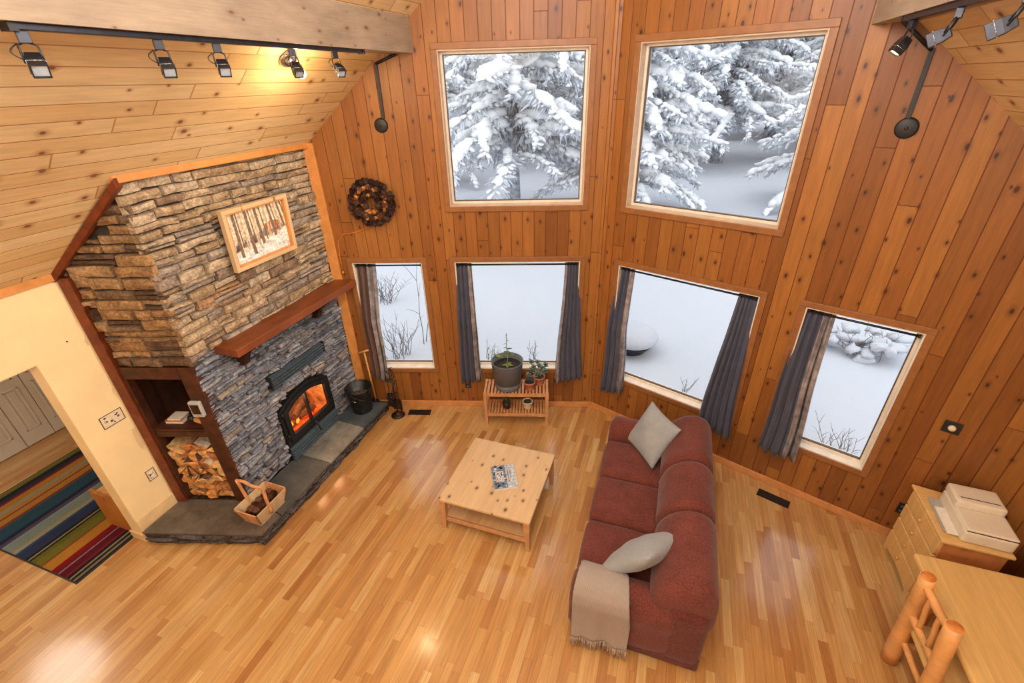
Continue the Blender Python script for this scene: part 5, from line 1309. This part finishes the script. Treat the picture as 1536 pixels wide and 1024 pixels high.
# ------------------------------------------------------------------ hall rug and bench
def rug_mat():
    t = NT('striped_rug'); xyz = t.sep(t.co())
    st = [(0, (44, 40, 48)), (.012, (150, 140, 110)), (.03, (46, 44, 50)), (.05, (172, 160, 120)), (.06, (40, 40, 48)), (.085, (150, 36, 40)), (.10, (104, 32, 52)), (.15, (196, 150, 140)), (.158, (120, 34, 56)), (.18, (150, 28, 36)), (.215, (206, 142, 58)), (.30, (146, 80, 46)), (.312, (132, 124, 48)), (.37, (112, 116, 52)), (.405, (40, 36, 40)), (.42, (176, 160, 110)), (.43, (34, 34, 44)), (.45, (52, 66, 104)), (.53, (66, 84, 116)), (.55, (160, 172, 168)), (.575, (186, 160, 84)), (.59, (140, 160, 158)), (.66, (112, 146, 150))]
    st2 = [(0, (150, 166, 164)), (.04, (90, 84, 112)), (.10, (44, 50, 82)), (.16, (50, 88, 112)), (.34, (66, 104, 122)), (.36, (146, 66, 60)), (.40, (202, 146, 66)), (.50, (150, 58, 56)), (.52, (202, 150, 84)), (.60, (168, 172, 150)), (.66, (206, 144, 60)), (.76, (140, 44, 66)), (.80, (60, 62, 80)), (.86, (44, 46, 58)), (.92, (128, 128, 62)), (.97, (150, 146, 84))]
    u = t.m_('DIVIDE', t.m_('SUBTRACT', xyz[0], 0.), 1.95)   # object x runs away from the room
    nz = t.noise(t.co(), 240., 2, .6)
    uu = t.m_('ADD', u, t.m_('MULTIPLY', t.m_('SUBTRACT', t.noise(t.co(), 60., 2), .5), .004))
    c1 = t.ramp(t.m_('MULTIPLY', uu, 1.22), st, 'CONSTANT'); c2 = t.ramp(t.m_('SUBTRACT', t.m_('MULTIPLY', uu, 2.17), 1.17), st2, 'CONSTANT')
    col = t.mix(t.m_('GREATER_THAN', uu, .541), c1, c2)
    col = t.mix(1., col, t.ramp(nz, [(.3, (165, 165, 168)), (.7, (222, 222, 224))]), "MULTIPLY"); t.bump(nz, .4, .004)
    return t.fin(col, .95, 0, .15)
rg = thing('striped_rug', 'multicoloured striped rug on the hall floor', 'rug', (-4.585, 1.30, 0), PI)
bm = NB(); box(bm, 0, 1.95, -1.05, .225, .0005, .010); obj('pile', bm, rug_mat(), rg, bevel=.003)
bm = NB(); box(bm, -.012, 0, -1.06, .236, .0005, .011); box(bm, 0, 1.95, .225, .236, .0005, .011); box(bm, 1.95, 1.962, -1.06, .236, .0005, .011); obj('binding', bm, 'black', rg)
hb = thing('hall_bench', 'pine hall bench with scalloped end panel standing behind the cream wall', 'bench', (-4.78, 2.0, 0))
def endp(y):
    pts = [(-4.60, .012), (-4.955, .012), (-4.955, .49), (-4.93, .505), (-4.905, .495), (-4.87, .475), (-4.82, .47), (-4.76, .478), (-4.71, .50), (-4.66, .52), (-4.60, .52)]
    bm = NB(); a = [bm.verts.new((x, y, z)) for x, z in pts]; b = [bm.verts.new((x, y+.024, z)) for x, z in pts]; bm.faces.new(a); bm.faces.new(b[::-1])
    for k in range(len(pts)): bm.faces.new((a[k], b[k], b[(k+1) % len(pts)], a[(k+1) % len(pts)]))
    return bm
M['benchpine'] = planks('hall_bench_pine', 0, 2, .12, 30., [(206, 136, 66), (198, 126, 58)], gw=.0005, gmix=.5, kscale=6, kdens=.4, krad=.08, knot=(120, 62, 26), grain=.25, rough=.4, bump=.05, endgap=False)
obj('end_panel', endp(1.61), 'benchpine', hb, world=True, bevel=.004); obj('end_panel', endp(2.42), 'benchpine', hb, world=True, bevel=.004)
bm = NB(); box(bm, -4.94, -4.60, 1.634, 2.42, .42, .445); obj('seat_board', bm, 'log', hb, world=True)
bm = NB(); box(bm, -4.93, -4.90, 1.634, 2.42, .012, .42); obj('front_board', bm, 'benchpine', hb, world=True)
# ------------------------------------------------------------------ winter garden
GZ = -.42
def gz(x, y): 
    d = max(0, y-6)
    return GZ+.10*mnoise.noise(Vector((x*.35, y*.35, 0)))+.03*mnoise.noise(Vector((x*1.3, y*1.3, 4)))+.0016*d*d*.5
bm = NB(); nx, ny = 110, 90; gv = []
for j in range(ny+1):
    y = -1+66*(j/ny)**1.5; gv.append([bm.verts.new((x, y, gz(x, y))) for x in [-34+70*i/nx for i in range(nx+1)]])
for j in range(ny):
    for i in range(nx):
        c = gv[j][i].co+gv[j+1][i+1].co; c = c/2
        if -7.8 < c.x < 3.6 and c.y < (min(w1y(c.x), 4.9) if c.x < AX else w2y(c.x))+.0 : continue
        bm.faces.new((gv[j][i], gv[j][i+1], gv[j+1][i+1], gv[j+1][i])).smooth = True
o = obj('snowy_ground', bm, 'snow', norm=False); tag(o, 'deep snow covering the garden outside the windows', 'snow', kind='stuff')

def spruce_parts(seed, H, Rr, z0):
    g = random.Random(seed); fo, sn = FM(), FM(); tr = NB()
    tube(tr, [(0, 0, -.5), (0, 0, H*.5), (0, 0, H)], lambda t: .30*(1-t)+.02, 10)
    z = z0
    while z < H-.3:
        f = z/H; L0 = Rr*(1-f)**.6+.25; n = int(7+3*(1-f)); a0 = g.random()*6
        for k in range(n):
            if g.random() < .10: continue
            a = a0+2*PI*k/n+g.uniform(-.35, .35); L = L0*g.uniform(.60, 1.15); zz = z+g.uniform(-.22, .22)
            dr = L*g.uniform(.12, .42); up_ = g.uniform(.0, .12)*L; bend = g.uniform(-.35, .35); load = g.uniform(.6, 1.5)
            def P_(t): aa = a+bend*t*t; return Vector((math.cos(aa)*L*t, math.sin(aa)*L*t, zz+up_*t*2-dr*t*t*1.25))
            for t in (0, .25, .5, .75):
                p, q = P_(t), P_(t+.25); s_ = (q-p).cross(Vector((0, 0, 1))).normalized()*.035*(1-t); u_ = Vector((0, 0, .04*(1-t)))
                fo.face([p-s_, q-s_*.7, q+u_]); fo.face([p+s_, p+u_, q+u_, q+s_*.7])
            m_ = max(5, int(L/.13)); sv = Vector((-math.sin(a), math.cos(a), 0)); rd = Vector((math.cos(a), math.sin(a), 0))
            for i in range(1, m_+1):
                t = i/m_; p = P_(t)
                for s in (-1, 1):
                    l = (.20+.12*L*(1-.5*t))*g.uniform(.6, 1.3); dirn = (sv*s*g.uniform(.6, 1.)+rd*g.uniform(.2, .8)+Vector((0, 0, g.uniform(-.75, -.15)))).normalized()
                    for _ in range(2):
                        d2 = (dirn+Vector((g.uniform(-.4, .4), g.uniform(-.4, .4), g.uniform(-.5, .1)))).normalized(); q = p+d2*l*g.uniform(.6, 1.05)
                        nrm = d2.cross(Vector((0, 0, 1))).normalized()*.035; mid = p.lerp(q, .45)
                        fo.face([p, mid+nrm, q+Vector((0, 0, -.04)), mid-nrm]); fo.face([p, mid+Vector((0, 0, -.08)), q])
                    if t > .1 and g.random() < .85:
                        c = p.lerp(q, g.uniform(.25, .7)); rr = g.uniform(.035, .10)*load**.5
                        sn.ico(Matrix.Translation(c+Vector((0, 0, .03))) @ dirn.to_track_quat('X', 'Z').to_matrix().to_4x4(), rr*1.6, rr*.95, rr*.55, g, .34)
                if t > .2 and g.random() < .7:
                    rr = g.uniform(.08, .20)*load*(1.15-.4*t); dirn = (P_(min(1, t+.1))-P_(t-.1)).normalized()
                    sn.ico(Matrix.Translation(p+Vector((g.uniform(-.05, .05), g.uniform(-.05, .05), .06))) @ dirn.to_track_quat('X', 'Z').to_matrix().to_4x4(), rr*1.5, rr*1.15, rr*.65, g, .34)
        z += .34+.14*g.random()
    return tr, fo, sn
protos = []
def spruce(lab, x, y, sc_, rz, kind):
    if kind >= len(protos):
        o = thing('spruce_tree', lab, 'tree', (0, 0, 0), 0, None)
        tr, fo, sn = spruce_parts(41+kind*7, (9.5, 8.8, 8.2)[kind], (4.0, 3.3, 3.1)[kind], (2.3, 1.3, 1.2)[kind])
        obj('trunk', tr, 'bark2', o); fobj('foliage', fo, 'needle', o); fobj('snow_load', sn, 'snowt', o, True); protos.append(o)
    else:
        o = copy_tree(protos[kind]); o['label'] = lab
    o['group'] = 'snowy spruces in the garden'; o.location = (x, y, gz(x, y)-.05); o.rotation_euler = (0, 0, rz); o.scale = (sc_,)*3
    return o
spruce('big snow laden spruce with bare lower trunk in the window above the plants', -5.2, 14.8, 1.0, .4, 0)
spruce('big snow laden spruce in the upper window over the sofa', -1.55, 16.6, .95, 2.0, 1)
spruce('slender snowy spruce at the far side of the upper window over the sofa', 5.3, 18.5, .95, 1.2, 2)
for x, y, s, r_, k, lab in ((-11.0, 20, 1.0, 1.1, 1, 'snowy spruce standing left of the bare trunked spruce'), (-3.2, 24.5, 1.0, 3.1, 2, 'snowy spruce behind and between the two big spruces'), (1.6, 27, 1.05, 4.2, 0, 'snowy spruce behind the open snow between two spruces'), (-7.6, 27, 1.1, 5.0, 0, 'tall snowy spruce in the row behind the bare trunked spruce'), (6.9, 28, 1.15, .3, 1, 'tall snowy spruce behind the slender spruce'), (-14.5, 29, 1.15, 2.2, 2, 'tall snowy spruce deep in the woods beyond the bare trunked spruce'), (-1.5, 35, 1.25, 2.7, 1, 'tallest snowy spruce at the back of the woods'), (5.0, 36, 1.3, 3.6, 2, 'snowy spruce far back behind the open snow'), (-5.4, 36, 1.3, 1.9, 1, 'snowy spruce far back behind the two big spruces'), (13.0, 33, 1.25, 4.9, 0, 'snowy spruce far back beyond the slender spruce'), (-11.0, 37, 1.3, .8, 0, 'snowy spruce furthest back in the woods')):
    spruce(lab, x, y, s, r_, k)
spruce('snowy spruce furthest back beyond the slender spruce', 8.4, 36, 1.5, 1.4, 0)
# shrubs of bare twigs
def bush(name, lab, x, y, n, h, spread, seed, m='twig', th=.006):
    g = random.Random(seed); bm = NB()
    for k in range(n):
        a = g.random()*6.28; l = h*g.uniform(.55, 1.1); sp = spread*g.random()
        p = Vector((g.uniform(-.15, .15)*spread*2, g.uniform(-.15, .15)*spread*2, -.05)); pts = [p]
        for i in range(1, 6):
            t = i/5; pts.append(p+Vector((math.cos(a)*sp*t**1.4+.04*h*g.uniform(-1, 1), math.sin(a)*sp*t**1.4+.04*h*g.uniform(-1, 1), l*t)))
        tube(bm, pts, th, 5, r1=th*.35)
        for i in (2, 3, 4):
            b = pts[i]; q = b+Vector((g.uniform(-.3, .3)*h*.5, g.uniform(-.3, .3)*h*.5, h*g.uniform(.08, .22))); tube(bm, [b, b.lerp(q, .5)+Vector((0, 0, .02)), q], th*.55, 4, r1=th*.25)
    o = obj(name, bm, m); o.location = (x, y, gz(x, y)); tag(o, lab, 'shrub' if name == 'bare_shrub' else 'dry stalk'); return o
bush('bare_shrub', 'bare twiggy shrub in the snow outside the slim window by the fireplace', -4.25, 5.9, 20, .75, .5, 3)
bush('bare_shrub', 'bent bare sapling behind the shrub outside the slim window', -4.15, 6.6, 3, 1.5, .7, 8, th=.008)
bush('bare_shrub', 'low bare shrub further back in the snow outside the slim window', -5.9, 8.0, 26, .7, .7, 13)
bush('dry_stalks', 'dry stalks poking up outside the window over the planter', -2.62, 6.15, 8, .55, .30, 4, 'stalk')
bush('dry_stalks', 'dry stalks poking up outside the window over the succulents', -1.90, 6.25, 6, .50, .22, 5, 'stalk')
bush('dry_stalks', 'short dry stalks in the snow outside the wide window by the sofa', .50, 6.15, 6, .42, .26, 6, 'stalk')
bush('dry_stalks', 'cluster of dry stalks outside the window nearest the dresser', 2.30, 5.35, 12, .58, .36, 7, 'stalk')
bush('bare_shrub', 'dark bare shrub half buried in snow beyond the dresser side window', 3.35, 8.35, 24, .55, .8, 17)
bl2 = NB(); g = random.Random(6)
for k in range(22): blob(bl2, (g.uniform(-.6, .6), g.uniform(-.35, .35), g.uniform(.05, .35)), g.uniform(.08, .2), g.uniform(.08, .2), g.uniform(.04, .09), 2, .3)
o = obj('snow_mound', bl2, 'snow', norm=False); o.location = (3.35, 8.35, gz(3.35, 8.35)); tag(o, 'lumpy snow lying on the half buried shrub', 'snow')
# snow capped fire bowl
fx, fy = -.42, 7.35; fz = gz(fx, fy)
fb = thing('fire_bowl', 'dark round fire bowl capped with snow in the garden', 'fire bowl', (fx, fy, fz))
bm = NB(); lathe(bm, [(0, -.1), (.2, -.1), (.26, .02), (.38, .16), (.42, .22), (.36, .22), (0, .18)], n=28); obj('bowl', bm, 'iron', fb)
bm = NB(); lathe(bm, [(.43, .22), (.45, .27), (.42, .34), (.30, .42), (.15, .46), (0, .47)], n=28); obj('snow_cap', bm, 'snow', fb)
